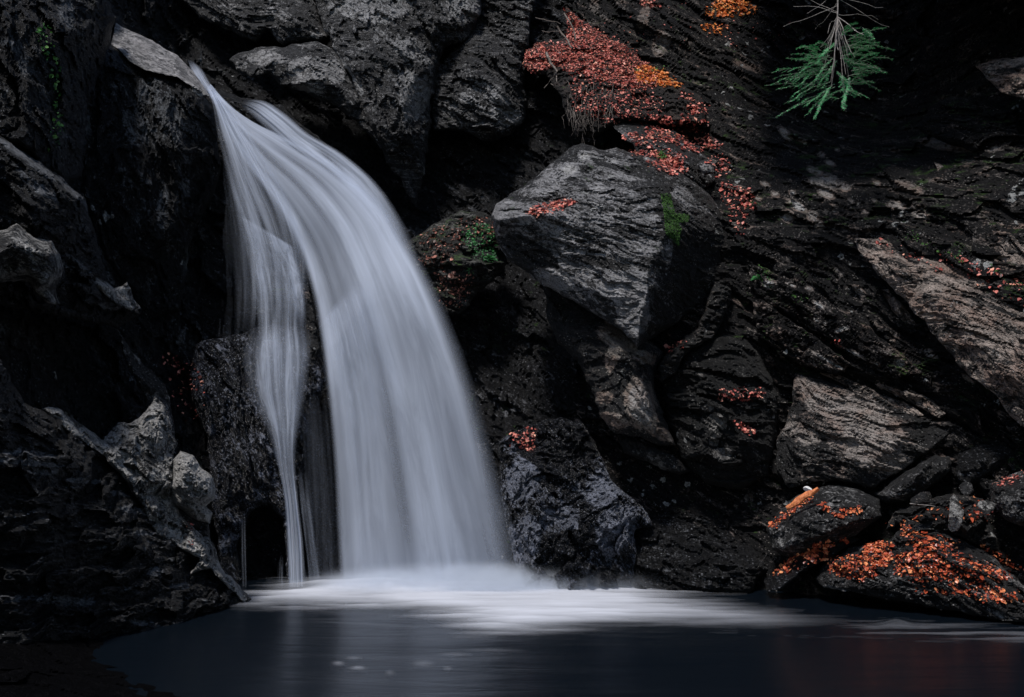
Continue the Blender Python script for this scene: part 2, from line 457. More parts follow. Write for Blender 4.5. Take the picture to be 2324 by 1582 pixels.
# ------------------------------------------------------------------ rocks standing out of the walls
M_pale = rock_mat('pale_slab_rock', 28, (.16, .16, .165), (.42, .41, .42), .9, 1.6, .6, seed=4, bump=.9, grains=.9)
M_speck = rock_mat('speckled_grey_rock', 50, (.010, .011, .013), (.30, .305, .315), .3, 1.5, .55, lichen=.3, moss=.15, seed=5, vein=.7, stretch=1.8)
M_block = rock_mat('grey_block_rock', 10, (.018, .019, .021), (.30, .30, .305), .4, 1.2, .6, seed=6, stretch=2)
M_boul = rock_mat('boulder_rock', 17, (.014, .0145, .016), (.33, .33, .345), .36, 1.3, .55, lichen=.75, moss=.18, seed=7, stretch=3.4, grains=.8)
M_col = rock_mat('lichened_rock', 25, (.009, .0095, .011), (.30, .265, .235), .1, 1.3, .6, lichen=.5, warm=.6, seed=8)
M_wet = rock_mat('wet_shiny_rock', 55, (.008, .009, .012), (.21, .23, .29), .42, 1.9, .22, seed=9, stretch=2.6, grains=.9, spec=.4)  # bluish wet highlights put into the light patch colour
M_slab = rock_mat('sunlit_slab_rock', 36, (.008, .008, .008), (.47, .395, .35), .85, 1.3, .6, lichen=.3, warm=.8, seed=10, stretch=4)  # sunlit brightness of the wall strata put into the colour
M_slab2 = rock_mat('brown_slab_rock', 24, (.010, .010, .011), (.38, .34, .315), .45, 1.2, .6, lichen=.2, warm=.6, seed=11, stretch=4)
M_dark = rock_mat('black_wet_rock', 12, (.005, .0055, .007), (.17, .18, .20), .08, 1.6, .42, seed=12, stretch=4, spec=.3)
M_black = rock_mat('shade_painted_rock', 5, (.0012, .0012, .0018), (.03, .03, .034), -.6, 1.4, .7, seed=22, stretch=4, spec=.03, grains=-.6)  # shade of the pool corner painted as a near-black rock colour
M_lump = rock_mat('knobbly_limestone', 30, (.022, .022, .023), (.40, .395, .385), .72, 1.8, .6, seed=13, stretch=1.5, grains=.8)
M_low = rock_mat('debris_rock', 25, (.009, .0095, .011), (.30, .30, .305), .3, 1.5, .6, lichen=.15, seed=14, stretch=2.5)

M_dim = rock_mat('dim_slab_rock', 33, (.007, .007, .008), (.28, .25, .235), .3, 1.3, .5, lichen=.4, moss=.35, warm=.6, seed=21, spec=.14)  # dimmer copy of the strata colour, shade painted in
rocks = []
def rock(label, outline, inner="", cat='rock', name='rock_outcrop', group=None, **kw):
    kw.setdefault('seed', len(rocks) * 7 + 3)
    o = relief(name, outline, inner, **kw)
    tag(o, label, cat, group); rocks.append(o); return o

# left side
rock('dark overhanging rock face below the pale slab, left of the waterfall top',
 "252 95 17.9; 300 130 17.7; 360 160 17.7; 420 180 17.8;455 205 18;484 235 18.2; 492 300 18.2; 500 400 18.3; 470 470 18.3; 430 560 18.1; 410 700 18; 330 740 17.6; 280 640 17;220 560 16.8; 180 430 16.6; 170 250 16.8; 200 120 17.2",
 "310 200 17.3; 420 230 17.5; 440 330 17.6; 400 340 17.2; 350 320 17.1; 300 480 16.9; 400 450 17.5; 380 520 17.3; 260 350 16.9", mat=M_left, theta=75, A=(.09, .05, .03), Y=17.5, thick=1.0, pale="360 250 55 80 -20 .38;410 430 20 70 5 .35;370 470 14 50 5 .3;300 300 20 60 0 .2;395 560 20 30 0 .25")
rock('pale grey sloping slab beside the top of the waterfall',
 "262 52 18.5; 300 72 18.6; 345 92 18.6; 400 125 18.7; 440 165 18.7; 470 205 18.55; 480 224 18.3; 455 206 17.75; 425 190 17.6; 405 176 17.5; 385 172 17.45; 330 160 17.35; 295 140 17.4; 272 115 17.6; 252 100 17.8",
 "340 125 17.9; 400 150 18.0", mat=M_pale, name='slanted_rock', theta=28, A=(.035, .015, .01), rim=.05, rimw=6, jag=2, thick=.5)
rock('small lichen-crusted rock tucked under the pale slab tip', "430 190 17.7; 455 200 17.9; 470 215 17.9; 455 222 17.8; 438 212 17.7", mat=M_lump, name='rock', Y=17.7, rimw=8, rim=.1, thick=.4, jag=2, A=(.02, .02, .01))
rock('black rock pillar with ivy at the upper left edge',
 "-200 -60 12.9; 120 -60 15.5; 230 -40 16.6; 262 40 17.2; 240 130 16.9; 200 240 16; 185 400 15.4; 150 420 14.8; 60 340 13.6; -200 220 12.6",
 "60 60 14.2; 140 80 14.8; 150 250 14.9; 60 220 13.9;200 60 15.8", mat=M_left, theta=80, Y=14, A=(.14, .06, .04), pale='150 30 20 40 0 .5;60 150 20 20 0 .5;20 100 20 8 30 .7')
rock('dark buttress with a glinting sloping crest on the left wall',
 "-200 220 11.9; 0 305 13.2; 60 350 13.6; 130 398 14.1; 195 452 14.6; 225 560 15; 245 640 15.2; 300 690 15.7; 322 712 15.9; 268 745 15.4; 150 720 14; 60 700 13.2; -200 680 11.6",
 "20 345 13.1; 100 400 13.5; 160 450 13.9; 80 480 13.0; 160 560 14;200 640 14.5; 20 600 12.8", mat=M_dark, theta=30, Y=13.5, A=(.15, .07, .04), pale="30 338 40 8 34 1;95 385 40 9 38 1;160 428 40 8 42 .9;80 420 60 10 35 .4;200 470 20 8 50 .6;290 655 14 22 20 1;250 695 26 8 5 1;318 700 14 6 0 1;180 600 40 5 38 .6")  # rim light along the crest painted as pale patches
rock('rounded pale grey knob of rock at the left edge',
 "-200 560 11.6; 0 520 12.4; 35 508 12.5; 60 530 12.6; 92 546 12.8; 115 548 12.9; 134 575 13.1; 141 608 13.2; 130 640 13.2; 122 655 13.2; 137 692 13.3; 112 692 13.0; 80 662 12.8; 62 640 12.7; 20 640 12.5; -200 650 11.6",
 "60 560 12.1; 110 580 12.4; 125 610 12.6; 100 640 12.5; 30 550 11.95; 60 600 12.3; -50 600 11.7", mat=M_lump, name='rock', theta=15, Y=12.6, rim=.3, rimw=26, A=(.05, .035, .03), size=(.35, .3, .2), jag=4, thick=.6)
rock('thin bright rock ledge slanting down the left wall',
 "155 578 14.4; 185 605 14.6; 215 628 14.8; 262 655 15.1; 290 640 15.3; 305 680 15.5; 322 700 15.6; 300 706 15.4; 262 690 15.0; 205 640 14.6; 170 610 14.4",
 "235 650 14.7", mat=M_lump, name='rock_ledge', theta=35, Y=15, rim=.1, rimw=8, A=(.04, .03, .02), jag=4, thick=.5)
rock('jagged rock spur with pale edge above the left cave',
 "262 740 15.6; 300 800 15.8; 340 840 16.2; 372 870 16.5; 385 900 16.6; 400 1000 16.3; 360 1030 15.9; 330 900 15.9; 290 830 15.6",
 "340 880 15.9; 365 940 16.0", mat=M_low, name='rock_spur', theta=50, Y=16, A=(.06, .04, .02), rimw=8, rim=.12, thick=.6)
rock('broad black layered rock in the lower left corner',
 "-200 800 10.2; 0 820 11.3; 36 880 11.7; 60 915 12; 120 940 12.6; 175 975 13.1; 240 1032 13.6; 290 1075 13.9; 350 1150 14.1; 430 1240 14.4; 500 1310 14.7; 560 1358 14.9; 574 1372 14.8; 572 1425 14.3; 500 1440 13.9; 420 1475 13.3; 250 1520 12.4; 100 1600 11.2; -200 1700 9.6",
 "0 1000 10.9; 120 1010 11.9; 230 1100 12.9; 100 1180 11.3; 300 1230 12.9; 420 1330 13.7; 250 1400 12.3; 60 1400 10.9; 500 1380 14.2; 140 950 12.3",
 pale="60 1050 80 7 6 .8;70 1030 70 6 4 .7;100 1070 40 6 0 .7;175 1090 26 6 5 .9;220 1093 13 6 0 .9;268 1120 18 6 10 .9;318 1160 44 8 10 .6;352 1298 20 10 0 .7;150 1363 64 12 6 .6;326 1415 44 5 8 1;390 1425 20 4 8 1;456 1443 15 4 8 .9;290 1473 7 4 0 .9;60 1360 80 10 3 .5;240 1240 40 6 -10 .5;330 1210 30 6 0 .6;410 1330 30 8 0 .5",
 mat=M_dark, theta=6, Y=13, A=(.15, .06, .03), size=(1.1, .8, .16), rim=.2, rimw=12, thick=1.5, jag=6)
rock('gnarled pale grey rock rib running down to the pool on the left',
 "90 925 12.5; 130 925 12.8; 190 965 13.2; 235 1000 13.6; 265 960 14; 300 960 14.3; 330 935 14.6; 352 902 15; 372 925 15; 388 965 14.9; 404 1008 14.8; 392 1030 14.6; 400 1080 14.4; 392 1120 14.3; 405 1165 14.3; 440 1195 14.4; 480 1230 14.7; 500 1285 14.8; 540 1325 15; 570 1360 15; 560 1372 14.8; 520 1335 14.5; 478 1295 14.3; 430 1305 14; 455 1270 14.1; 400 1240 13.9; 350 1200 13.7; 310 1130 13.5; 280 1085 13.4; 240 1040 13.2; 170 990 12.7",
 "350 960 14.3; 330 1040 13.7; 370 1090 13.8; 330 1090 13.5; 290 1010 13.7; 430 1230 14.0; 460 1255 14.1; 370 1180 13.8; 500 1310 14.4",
 pale="70 922 34 10 30 1;130 950 60 14 36 1;220 1012 54 16 40 1;290 1060 40 20 45 .8;350 970 30 50 0 .6;370 1100 40 60 20 .4;330 1180 40 20 40 .5;440 1245 60 20 42 1;500 1300 60 14 48 1;540 1345 26 8 45 1", mat=M_lump, name='rock_rib', theta=50, Y=14, A=(.10, .06, .05), size=(.5, .4, .16), rim=.12, rimw=10, jag=5, thick=.8)  # lit band of the ridge painted in with pale patches
rock('pitted wart-like pale boulder on the rib beside the waterfall foot',
 "392 1045 14.3; 410 1022 14.4; 440 1035 14.4; 455 1060 14.4; 482 1082 14.5; 490 1110 14.6; 486 1135 14.6; 465 1148 14.5; 482 1165 14.6; 478 1190 14.6; 450 1180 14.4; 420 1165 14.3; 395 1150 14.2; 385 1110 14.1; 392 1080 14.2",
 "420 1060 13.8; 450 1095 13.9; 465 1120 14.0; 430 1130 13.9; 405 1100 13.8; 440 1160 14.2", pale='435 1100 70 90 0 1', mat=M_lump, name='boulder', theta=10, Y=14.2, A=(.045, .045, .04), size=(.25, .2, .14), rim=.25, rimw=18, jag=3, thick=.6)
rock('dark pocketed rock under the wart-like boulder', "395 1150 14.4; 475 1190 14.7; 478 1235 14.7; 440 1210 14.5; 400 1170 14.3", mat=M_dark, name='rock', Y=14.5, rimw=8, rim=.1, thick=.4, jag=2, A=(.03, .03, .02))
rock('blue-black wet rock face behind the thin side stream',
 "440 780 17.7; 520 760 17.8; 600 740 17.9; 720 740 18; 740 860 17.9; 700 1000 17.8; 680 1200 17.6; 670 1330 17.3; 655 1340 17.2; 645 1180 17.3; 610 1140 17.3; 570 1160 17.3; 540 1240 17.3; 550 1350 17; 500 1290 17; 486 1180 17; 470 1000 17.2; 430 900 17.3",
 "540 900 17.2; 620 950 17.3; 540 1060 17.1; 610 1080 17.2; 560 820 17.5", mat=M_wet, theta=70, Y=17.4, A=(.07, .04, .02), thick=.8)
# behind the fall and above
rock('smooth dark rock overhang at the top behind the waterfall crest',
 "395 -200 21; 700 -200 21; 700 -20 20.6; 720 30 20.3; 742 85 20.2; 715 95 20; 640 106 19.9; 610 70 19.9; 580 100 20.0; 540 80 20.2; 500 62 20.4; 450 40 20.7; 420 0 20.9",
 "600 0 20.0; 660 40 19.8; 500 10 20.3;560 50 20.0", mat=M_block, theta=25, Y=20.4, A=(.06, .03, .015), thick=.8)
rock('light grey blocky rock above the waterfall crest',
 "520 135 19.6; 545 120 19.6; 590 108 19.5; 640 106 19.4; 720 92 19.5; 762 120 19.6; 790 160 19.6; 820 230 19.5; 870 292 19.5; 885 330 19.5; 862 335 19.4; 830 300 19.3; 790 262 19.3; 755 235 19.3; 720 225 19.2; 690 205 19.1; 640 195 19.1; 610 170 19.1; 575 175 19.2; 540 160 19.4",
 "620 140 19.0; 700 150 19.0; 760 190 19.0; 690 190 18.9; 800 240 19.1", pale="604 132 36 15 0 1;703 158 46 26 0 .7;699 197 36 12 10 .8;633 89 26 12 0 .6;762 165 18 25 0 .5;640 180 20 12 0 -.5;840 290 40 40 40 -.3", mat=M_block, name='rock_block', theta=15, Y=19.4, A=(.05, .03, .015), rimw=10, rim=.15, thick=.8)
rock('thin wet lip of rock under the light grey block', "470 215 19.0; 500 205 18.9; 560 222 18.9; 640 240 18.8; 720 310 18.7; 800 370 18.7; 880 450 18.6; 860 470 18.4; 760 380 18.4; 640 290 18.4; 520 240 18.5",
 mat=M_dark, name='rock_lip', Y=18.8, A=(.05, .03, .015), thick=.8)
rock('large speckled grey rock face above and right of the waterfall',
 "690 -200 20.6; 1110 -200 20.8; 1094 30 20.4; 1060 90 20.3; 1010 110 20.2; 985 200 20.1; 975 300 20; 960 400 19.9; 945 470 19.9; 915 430 19.6; 885 370 19.4; 850 320 19.4; 820 240 19.3; 795 170 19.3; 765 125 19.5; 740 75 19.8; 720 20 20.1",
 "830 60 19.5; 950 60 19.7; 880 160 19.2; 800 130 19.3; 940 180 19.5; 900 270 19.0; 870 310 19.1; 940 330 19.4; 1030 40 20.0",
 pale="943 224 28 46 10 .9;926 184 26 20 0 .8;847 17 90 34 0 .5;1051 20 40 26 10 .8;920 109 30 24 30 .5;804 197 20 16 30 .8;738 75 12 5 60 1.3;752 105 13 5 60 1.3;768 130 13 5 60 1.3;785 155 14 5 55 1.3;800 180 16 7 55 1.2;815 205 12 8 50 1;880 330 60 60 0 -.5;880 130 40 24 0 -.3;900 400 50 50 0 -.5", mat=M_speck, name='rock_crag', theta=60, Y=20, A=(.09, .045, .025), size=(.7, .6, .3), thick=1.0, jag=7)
rock('speckled dark rock face in the shadow left of the leafy bank',
 "1075 -120 20.9; 1230 -120 21; 1215 0 20.7; 1196 90 20.4; 1190 160 20.3; 1196 230 20.2; 1190 270 20.1; 1160 312 20; 1110 320 19.9; 1060 300 19.9; 1020 296 20; 985 300 20.2; 972 230 20.3; 990 150 20.4; 1040 100 20.5; 1080 50 20.7",
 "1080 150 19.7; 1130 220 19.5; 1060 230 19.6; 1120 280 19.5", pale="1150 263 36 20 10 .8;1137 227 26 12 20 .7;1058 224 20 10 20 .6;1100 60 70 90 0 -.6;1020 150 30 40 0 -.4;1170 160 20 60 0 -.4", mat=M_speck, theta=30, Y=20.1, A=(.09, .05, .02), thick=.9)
rock('mossy ledge covered with dead leaves right of the waterfall',
 "900 570 19.3; 945 535 19.1; 1000 505 18.95; 1050 478 18.9; 1110 485 18.75; 1150 540 18.6; 1150 600 18.5; 1120 640 18.4; 1085 665 18.4; 1050 712 18.5; 1010 715 18.6; 970 670 18.9; 930 620 19.2",
 "1030 570 18.3; 1080 600 18.1; 1020 640 18.3", mat=rock_mat('mossy_rock', 20, (.008, .009, .008), (.16, .16, .15), .25, 1.4, .7, moss=.6, seed=15), name='rock_ledge', Y=18.8, thick=.8, A=(.16, .07, .04))
rock('small brown wet rock showing between the two streams of the waterfall', "680 560 17.6; 700 640 17.5; 716 720 17.35; 726 790 17.2; 716 830 17.2; 700 810 17.2; 692 740 17.3; 680 650 17.5", mat=M_col, name='rock', Y=17.3, rim=.1, rimw=8, thick=.5, jag=3, A=(.04, .03, .02))
rock('wet shelf of rock painted black for shade, sinking into the pool at the lower left corner',
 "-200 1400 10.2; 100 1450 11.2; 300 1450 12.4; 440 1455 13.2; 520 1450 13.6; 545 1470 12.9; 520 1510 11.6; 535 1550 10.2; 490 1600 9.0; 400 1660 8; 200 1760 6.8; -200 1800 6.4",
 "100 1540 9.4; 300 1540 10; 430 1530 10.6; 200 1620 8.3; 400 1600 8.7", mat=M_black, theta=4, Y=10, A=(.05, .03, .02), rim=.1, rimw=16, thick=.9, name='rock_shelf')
# centre
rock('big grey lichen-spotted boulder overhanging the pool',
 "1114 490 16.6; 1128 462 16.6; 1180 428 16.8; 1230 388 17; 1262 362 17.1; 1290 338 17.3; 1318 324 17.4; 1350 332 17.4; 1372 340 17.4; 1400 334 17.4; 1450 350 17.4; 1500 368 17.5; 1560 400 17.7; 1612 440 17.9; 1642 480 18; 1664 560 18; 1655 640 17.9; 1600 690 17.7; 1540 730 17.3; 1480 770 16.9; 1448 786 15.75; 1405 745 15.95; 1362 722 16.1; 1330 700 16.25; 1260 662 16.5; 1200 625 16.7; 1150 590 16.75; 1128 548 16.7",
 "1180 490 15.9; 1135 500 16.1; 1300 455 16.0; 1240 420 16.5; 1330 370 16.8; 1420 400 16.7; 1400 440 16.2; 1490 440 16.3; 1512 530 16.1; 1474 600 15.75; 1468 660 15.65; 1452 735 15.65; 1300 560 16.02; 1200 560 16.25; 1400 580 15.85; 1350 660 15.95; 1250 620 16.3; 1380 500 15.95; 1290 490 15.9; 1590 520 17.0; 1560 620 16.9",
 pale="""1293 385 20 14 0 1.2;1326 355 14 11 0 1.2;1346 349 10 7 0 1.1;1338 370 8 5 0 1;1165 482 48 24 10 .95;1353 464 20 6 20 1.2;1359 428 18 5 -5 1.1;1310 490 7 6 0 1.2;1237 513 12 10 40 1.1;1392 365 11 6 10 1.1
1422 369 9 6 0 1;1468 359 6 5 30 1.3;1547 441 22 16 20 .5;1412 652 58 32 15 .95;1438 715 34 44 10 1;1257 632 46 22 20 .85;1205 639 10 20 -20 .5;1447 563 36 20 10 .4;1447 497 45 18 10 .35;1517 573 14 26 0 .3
1350 540 150 130 0 .28;1214 580 60 26 25 -.5;1362 595 70 12 12 -.5;1590 610 62 100 0 -.9;1180 560 36 24 30 -.5;1250 410 46 26 -30 .35;1360 400 60 20 -10 .2;1300 705 50 14 20 -.5""", mat=M_boul, name='boulder', theta=17, Y=17, A=(.045, .03, .015), size=(.9, .6, .16), rim=.2, rimw=14, jag=4, thick=1.6, step=3.0)  # pale also paints the lit front facets and the shaded, mossy right face
rock('flat grey slab with red leaves behind the big boulder',
 "1386 286 18.6; 1420 275 18.8; 1470 280 18.9; 1530 300 18.9; 1600 340 18.9; 1612 370 18.7; 1620 410 18.4; 1590 430 18.1; 1540 400 17.9; 1490 372 17.8; 1445 350 17.8; 1432 330 17.8; 1405 305 18.1",
 "1450 310 18.1; 1520 345 18.1; 1560 375 18.0", mat=M_boul, name='slanted_rock', theta=30, Y=18.4, A=(.05, .03, .015), rim=.08, rimw=8, thick=.7)
rock('small grey stone wedged beside the leaf-strewn slab', "1580 372 17.9; 1600 362 17.9; 1622 370 17.9; 1620 395 17.8; 1598 398 17.8", mat=M_block, name='stone', Y=17.8, rim=.12, rimw=12, thick=.3, A=(.02, .01, .01), jag=2)
rock('lichened rock pillar supporting the big boulder',
 "1235 640 17.2; 1330 690 17; 1400 730 16.8; 1460 770 16.7; 1505 800 16.9; 1485 840 16.8; 1488 900 16.7; 1510 955 16.7; 1538 1012 16.7; 1490 1005 16.5; 1440 992 16.5; 1395 982 16.5; 1362 940 16.6; 1345 890 16.7; 1320 830 16.9; 1270 780 17.1; 1240 720 17.2",
 "1380 760 16.4; 1440 830 16.1; 1380 850 16.4; 1460 900 16.0; 1420 950 16.1; 1480 970 16.2; 1300 740 16.8; 1465 800 16.3", pale="1400 770 50 22 25 .9;1454 918 34 60 -15 1.1;1389 810 14 36 10 .8;1411 747 42 18 30 .8;1461 810 30 14 20 .8;1369 902 22 14 0 .9;1395 952 32 14 20 .9;1500 985 30 14 20 .7;1257 760 80 90 0 -.8;1412 853 22 34 0 -.6;1330 720 40 26 20 -.3", mat=M_col, name='rock_pillar', theta=28, Y=16.8, A=(.07, .04, .02), thick=1.2)  # lit wedge near the top painted as a pale patch
rock('short tilted rock fin below the pillar', "1395 985 17; 1450 998 16.8; 1520 1030 16.8; 1572 1072 17; 1540 1080 17; 1480 1060 17; 1420 1030 17.1",
 "1480 1030 16.5", mat=M_low, name='rock_fin', theta=28, Y=17, A=(.05, .03, .02), rimw=10, thick=.6)
rock('jagged stack of thin lit ledges right of the big boulder',
 "1618 642 17.4; 1640 630 17.4; 1662 650 17.4; 1655 690 17.3; 1640 730 17.2; 1620 765 17; 1560 800 16.8; 1530 850 16.7; 1500 870 16.6; 1495 830 16.6; 1530 780 16.8; 1580 745 17; 1600 700 17.2",
 "1630 680 17.0; 1590 770 16.7; 1540 800 16.5", mat=M_col, name='rock_stack', theta=5, Y=17, A=(.09, .05, .02), size=(.6, .5, .12), thick=.8, rimw=8)
rock('black rounded rock mass dotted with orange leaves',
 "1500 870 17; 1560 800 17; 1640 760 17.2; 1700 770 17.3; 1740 830 17.2; 1770 900 17; 1760 1000 16.8; 1740 1080 16.8; 1690 1110 16.8; 1600 1100 16.9; 1545 1040 16.9; 1515 960 16.9",
 "1600 850 16.6; 1680 850 16.7; 1650 950 16.3; 1600 1000 16.4; 1700 1000 16.4; 1640 1060 16.5", mat=rock_mat('spotted_black_rock', 60, (.005, .0055, .006), (.24, .23, .22), -.35, 1.4, .5, lichen=.5, seed=16), pale='1626 958 26 20 0 1;1606 926 14 10 0 .8;1591 848 8 14 0 .9;1640 1030 26 14 0 .9;1620 1000 14 14 0 .7', Y=17, A=(.12, .05, .025), thick=1.0)
rock('glossy wet fractured rock at the right foot of the waterfall',
 "1128 1005 17.4; 1160 985 17.4; 1210 960 17.4; 1270 945 17.5; 1320 960 17.4; 1350 1000 17.2; 1372 1050 17.1; 1392 1092 16.8; 1430 1125 16.7; 1472 1165 16.7; 1482 1195 16.6; 1440 1205 16.5; 1445 1260 16.4; 1432 1330 16.2; 1300 1345 16; 1190 1345 16.2; 1160 1250 16.7; 1140 1140 17",
 "1250 1010 17.1; 1220 1100 16.4; 1200 1200 16.1; 1260 1160 16.3; 1320 1180 16.0; 1390 1130 16.2; 1400 1200 15.9; 1340 1270 15.8; 1250 1270 15.9; 1430 1170 16.3",
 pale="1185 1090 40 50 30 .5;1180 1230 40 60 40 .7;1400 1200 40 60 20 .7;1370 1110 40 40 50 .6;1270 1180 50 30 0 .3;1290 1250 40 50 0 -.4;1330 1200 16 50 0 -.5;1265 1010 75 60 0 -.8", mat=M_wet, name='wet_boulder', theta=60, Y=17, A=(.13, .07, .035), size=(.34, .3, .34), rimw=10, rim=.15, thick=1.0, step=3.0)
rock('low black rocks along the far water edge',
 "1440 1200 17; 1520 1150 17.2; 1620 1180 17.1; 1700 1220 16.9; 1740 1290 16.3; 1700 1345 15.9; 1560 1350 16; 1430 1345 16.2",
 "1520 1230 16.6; 1600 1260 16.4; 1680 1290 16", mat=M_dark, theta=15, Y=16.6, A=(.14, .06, .03), thick=.8)
# right wall
SG = 'lit strata slabs on the right wall'
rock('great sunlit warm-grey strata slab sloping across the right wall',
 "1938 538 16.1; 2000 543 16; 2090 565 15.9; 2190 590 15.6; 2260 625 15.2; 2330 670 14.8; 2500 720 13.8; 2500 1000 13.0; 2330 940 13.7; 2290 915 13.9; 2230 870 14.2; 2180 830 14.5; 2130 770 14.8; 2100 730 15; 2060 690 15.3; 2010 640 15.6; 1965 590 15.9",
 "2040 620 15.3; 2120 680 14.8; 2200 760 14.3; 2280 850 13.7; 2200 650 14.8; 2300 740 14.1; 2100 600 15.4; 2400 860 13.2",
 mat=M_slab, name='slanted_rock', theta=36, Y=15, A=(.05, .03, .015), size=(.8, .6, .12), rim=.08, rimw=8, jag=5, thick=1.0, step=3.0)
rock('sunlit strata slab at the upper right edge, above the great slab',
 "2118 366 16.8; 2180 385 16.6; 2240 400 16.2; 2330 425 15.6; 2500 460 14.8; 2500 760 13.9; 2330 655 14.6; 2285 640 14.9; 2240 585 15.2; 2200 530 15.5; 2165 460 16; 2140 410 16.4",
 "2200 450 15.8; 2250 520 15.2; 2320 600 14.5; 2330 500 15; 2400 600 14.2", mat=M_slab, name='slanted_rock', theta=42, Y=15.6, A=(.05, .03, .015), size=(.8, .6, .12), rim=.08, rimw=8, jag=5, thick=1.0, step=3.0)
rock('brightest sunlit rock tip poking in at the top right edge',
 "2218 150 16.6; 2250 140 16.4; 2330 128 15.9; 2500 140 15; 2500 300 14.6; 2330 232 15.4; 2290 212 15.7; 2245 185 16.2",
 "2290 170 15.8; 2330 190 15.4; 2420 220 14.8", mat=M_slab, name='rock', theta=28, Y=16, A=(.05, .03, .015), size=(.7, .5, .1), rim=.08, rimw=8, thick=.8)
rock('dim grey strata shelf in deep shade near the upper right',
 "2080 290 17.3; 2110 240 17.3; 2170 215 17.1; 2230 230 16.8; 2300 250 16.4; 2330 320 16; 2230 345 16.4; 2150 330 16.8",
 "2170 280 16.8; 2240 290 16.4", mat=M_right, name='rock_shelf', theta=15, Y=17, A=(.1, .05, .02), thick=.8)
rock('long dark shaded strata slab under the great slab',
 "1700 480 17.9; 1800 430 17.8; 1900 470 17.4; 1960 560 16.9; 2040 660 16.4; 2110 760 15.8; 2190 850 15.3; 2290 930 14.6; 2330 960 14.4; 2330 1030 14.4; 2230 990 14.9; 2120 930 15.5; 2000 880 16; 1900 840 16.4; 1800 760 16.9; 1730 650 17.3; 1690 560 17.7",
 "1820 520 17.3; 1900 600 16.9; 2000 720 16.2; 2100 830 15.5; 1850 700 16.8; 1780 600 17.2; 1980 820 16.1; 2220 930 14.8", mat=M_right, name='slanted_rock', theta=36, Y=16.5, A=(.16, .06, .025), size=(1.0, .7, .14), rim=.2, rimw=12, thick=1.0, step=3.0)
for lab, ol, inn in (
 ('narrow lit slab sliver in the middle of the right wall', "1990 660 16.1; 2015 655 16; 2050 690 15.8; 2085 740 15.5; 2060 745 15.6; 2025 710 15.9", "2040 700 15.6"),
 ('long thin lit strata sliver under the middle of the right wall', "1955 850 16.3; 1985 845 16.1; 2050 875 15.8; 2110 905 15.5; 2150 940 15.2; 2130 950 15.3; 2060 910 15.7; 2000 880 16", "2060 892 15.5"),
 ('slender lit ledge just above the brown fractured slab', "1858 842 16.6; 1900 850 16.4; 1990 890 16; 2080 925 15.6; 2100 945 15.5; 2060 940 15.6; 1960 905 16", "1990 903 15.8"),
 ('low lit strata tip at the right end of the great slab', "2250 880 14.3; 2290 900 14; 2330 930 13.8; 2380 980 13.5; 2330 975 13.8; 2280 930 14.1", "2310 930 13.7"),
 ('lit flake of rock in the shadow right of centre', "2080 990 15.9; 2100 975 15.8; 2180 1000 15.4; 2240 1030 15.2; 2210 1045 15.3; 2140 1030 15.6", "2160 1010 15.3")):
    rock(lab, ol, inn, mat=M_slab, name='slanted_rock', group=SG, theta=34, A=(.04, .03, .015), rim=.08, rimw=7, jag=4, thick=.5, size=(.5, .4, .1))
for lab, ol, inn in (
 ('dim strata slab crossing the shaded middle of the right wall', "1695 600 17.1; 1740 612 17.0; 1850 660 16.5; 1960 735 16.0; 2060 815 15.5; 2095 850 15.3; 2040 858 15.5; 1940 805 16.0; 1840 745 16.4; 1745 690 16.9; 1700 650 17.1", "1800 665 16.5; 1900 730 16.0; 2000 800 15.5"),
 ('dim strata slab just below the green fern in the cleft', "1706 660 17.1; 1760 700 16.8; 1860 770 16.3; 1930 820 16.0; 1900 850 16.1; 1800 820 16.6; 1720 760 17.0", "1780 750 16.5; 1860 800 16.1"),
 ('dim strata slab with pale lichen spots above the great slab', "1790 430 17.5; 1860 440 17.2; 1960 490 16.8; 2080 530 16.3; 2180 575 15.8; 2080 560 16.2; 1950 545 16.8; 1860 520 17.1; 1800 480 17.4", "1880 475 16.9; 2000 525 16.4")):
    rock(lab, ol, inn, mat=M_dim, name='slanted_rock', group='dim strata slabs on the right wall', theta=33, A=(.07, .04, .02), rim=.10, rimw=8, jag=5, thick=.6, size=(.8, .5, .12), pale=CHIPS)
rock('brown fractured slab standing over the lower right boulder',
 "1762 1000 16.7; 1795 930 16.7; 1805 845 16.7; 1850 858 16.5; 1960 892 16.1; 2080 935 15.6; 2160 985 15.2; 2100 1030 15.3; 2040 1070 15.4; 1985 1105 15.5; 1900 1090 15.8; 1840 1095 16; 1790 1110 16.3; 1765 1070 16.6",
 "1830 920 16.2; 1930 950 15.8; 2050 990 15.3; 1860 1020 15.8; 1960 1060 15.4; 1810 1020 16.1; 1900 1000 15.8", pale="1870 910 70 26 30 1;1960 960 92 40 25 .9;1990 1040 100 30 15 .6;1830 990 30 20 30 .5;1780 1060 26 60 0 -.6;2110 990 40 20 0 -.3", mat=M_slab2, name='slanted_rock', theta=24, Y=16, A=(.06, .035, .02), size=(.9, .6, .14), rim=.1, rimw=9, jag=5, thick=.9, step=3.0)
rock('squared dark grey block leaning under the brown slab',
 "1985 1120 15.5; 2040 1080 15.3; 2120 1030 15; 2155 1035 14.9; 2160 1065 14.8; 2120 1100 14.9; 2060 1135 15.1; 2010 1140 15.3",
 "2090 1075 14.7; 2040 1110 14.9", mat=M_low, name='rock_block', theta=-30, Y=15.2, A=(.04, .03, .015), thick=.6)
rock('ribbed dark block in shadow further right of the leaning block',
 "2160 1080 15; 2180 1030 15; 2230 1000 14.9; 2300 1005 14.7; 2310 1040 14.5; 2250 1080 14.6; 2190 1110 14.8", "2230 1045 14.5", mat=M_dark, name='rock_block', theta=-25, Y=15, A=(.05, .04, .02), thick=.6)
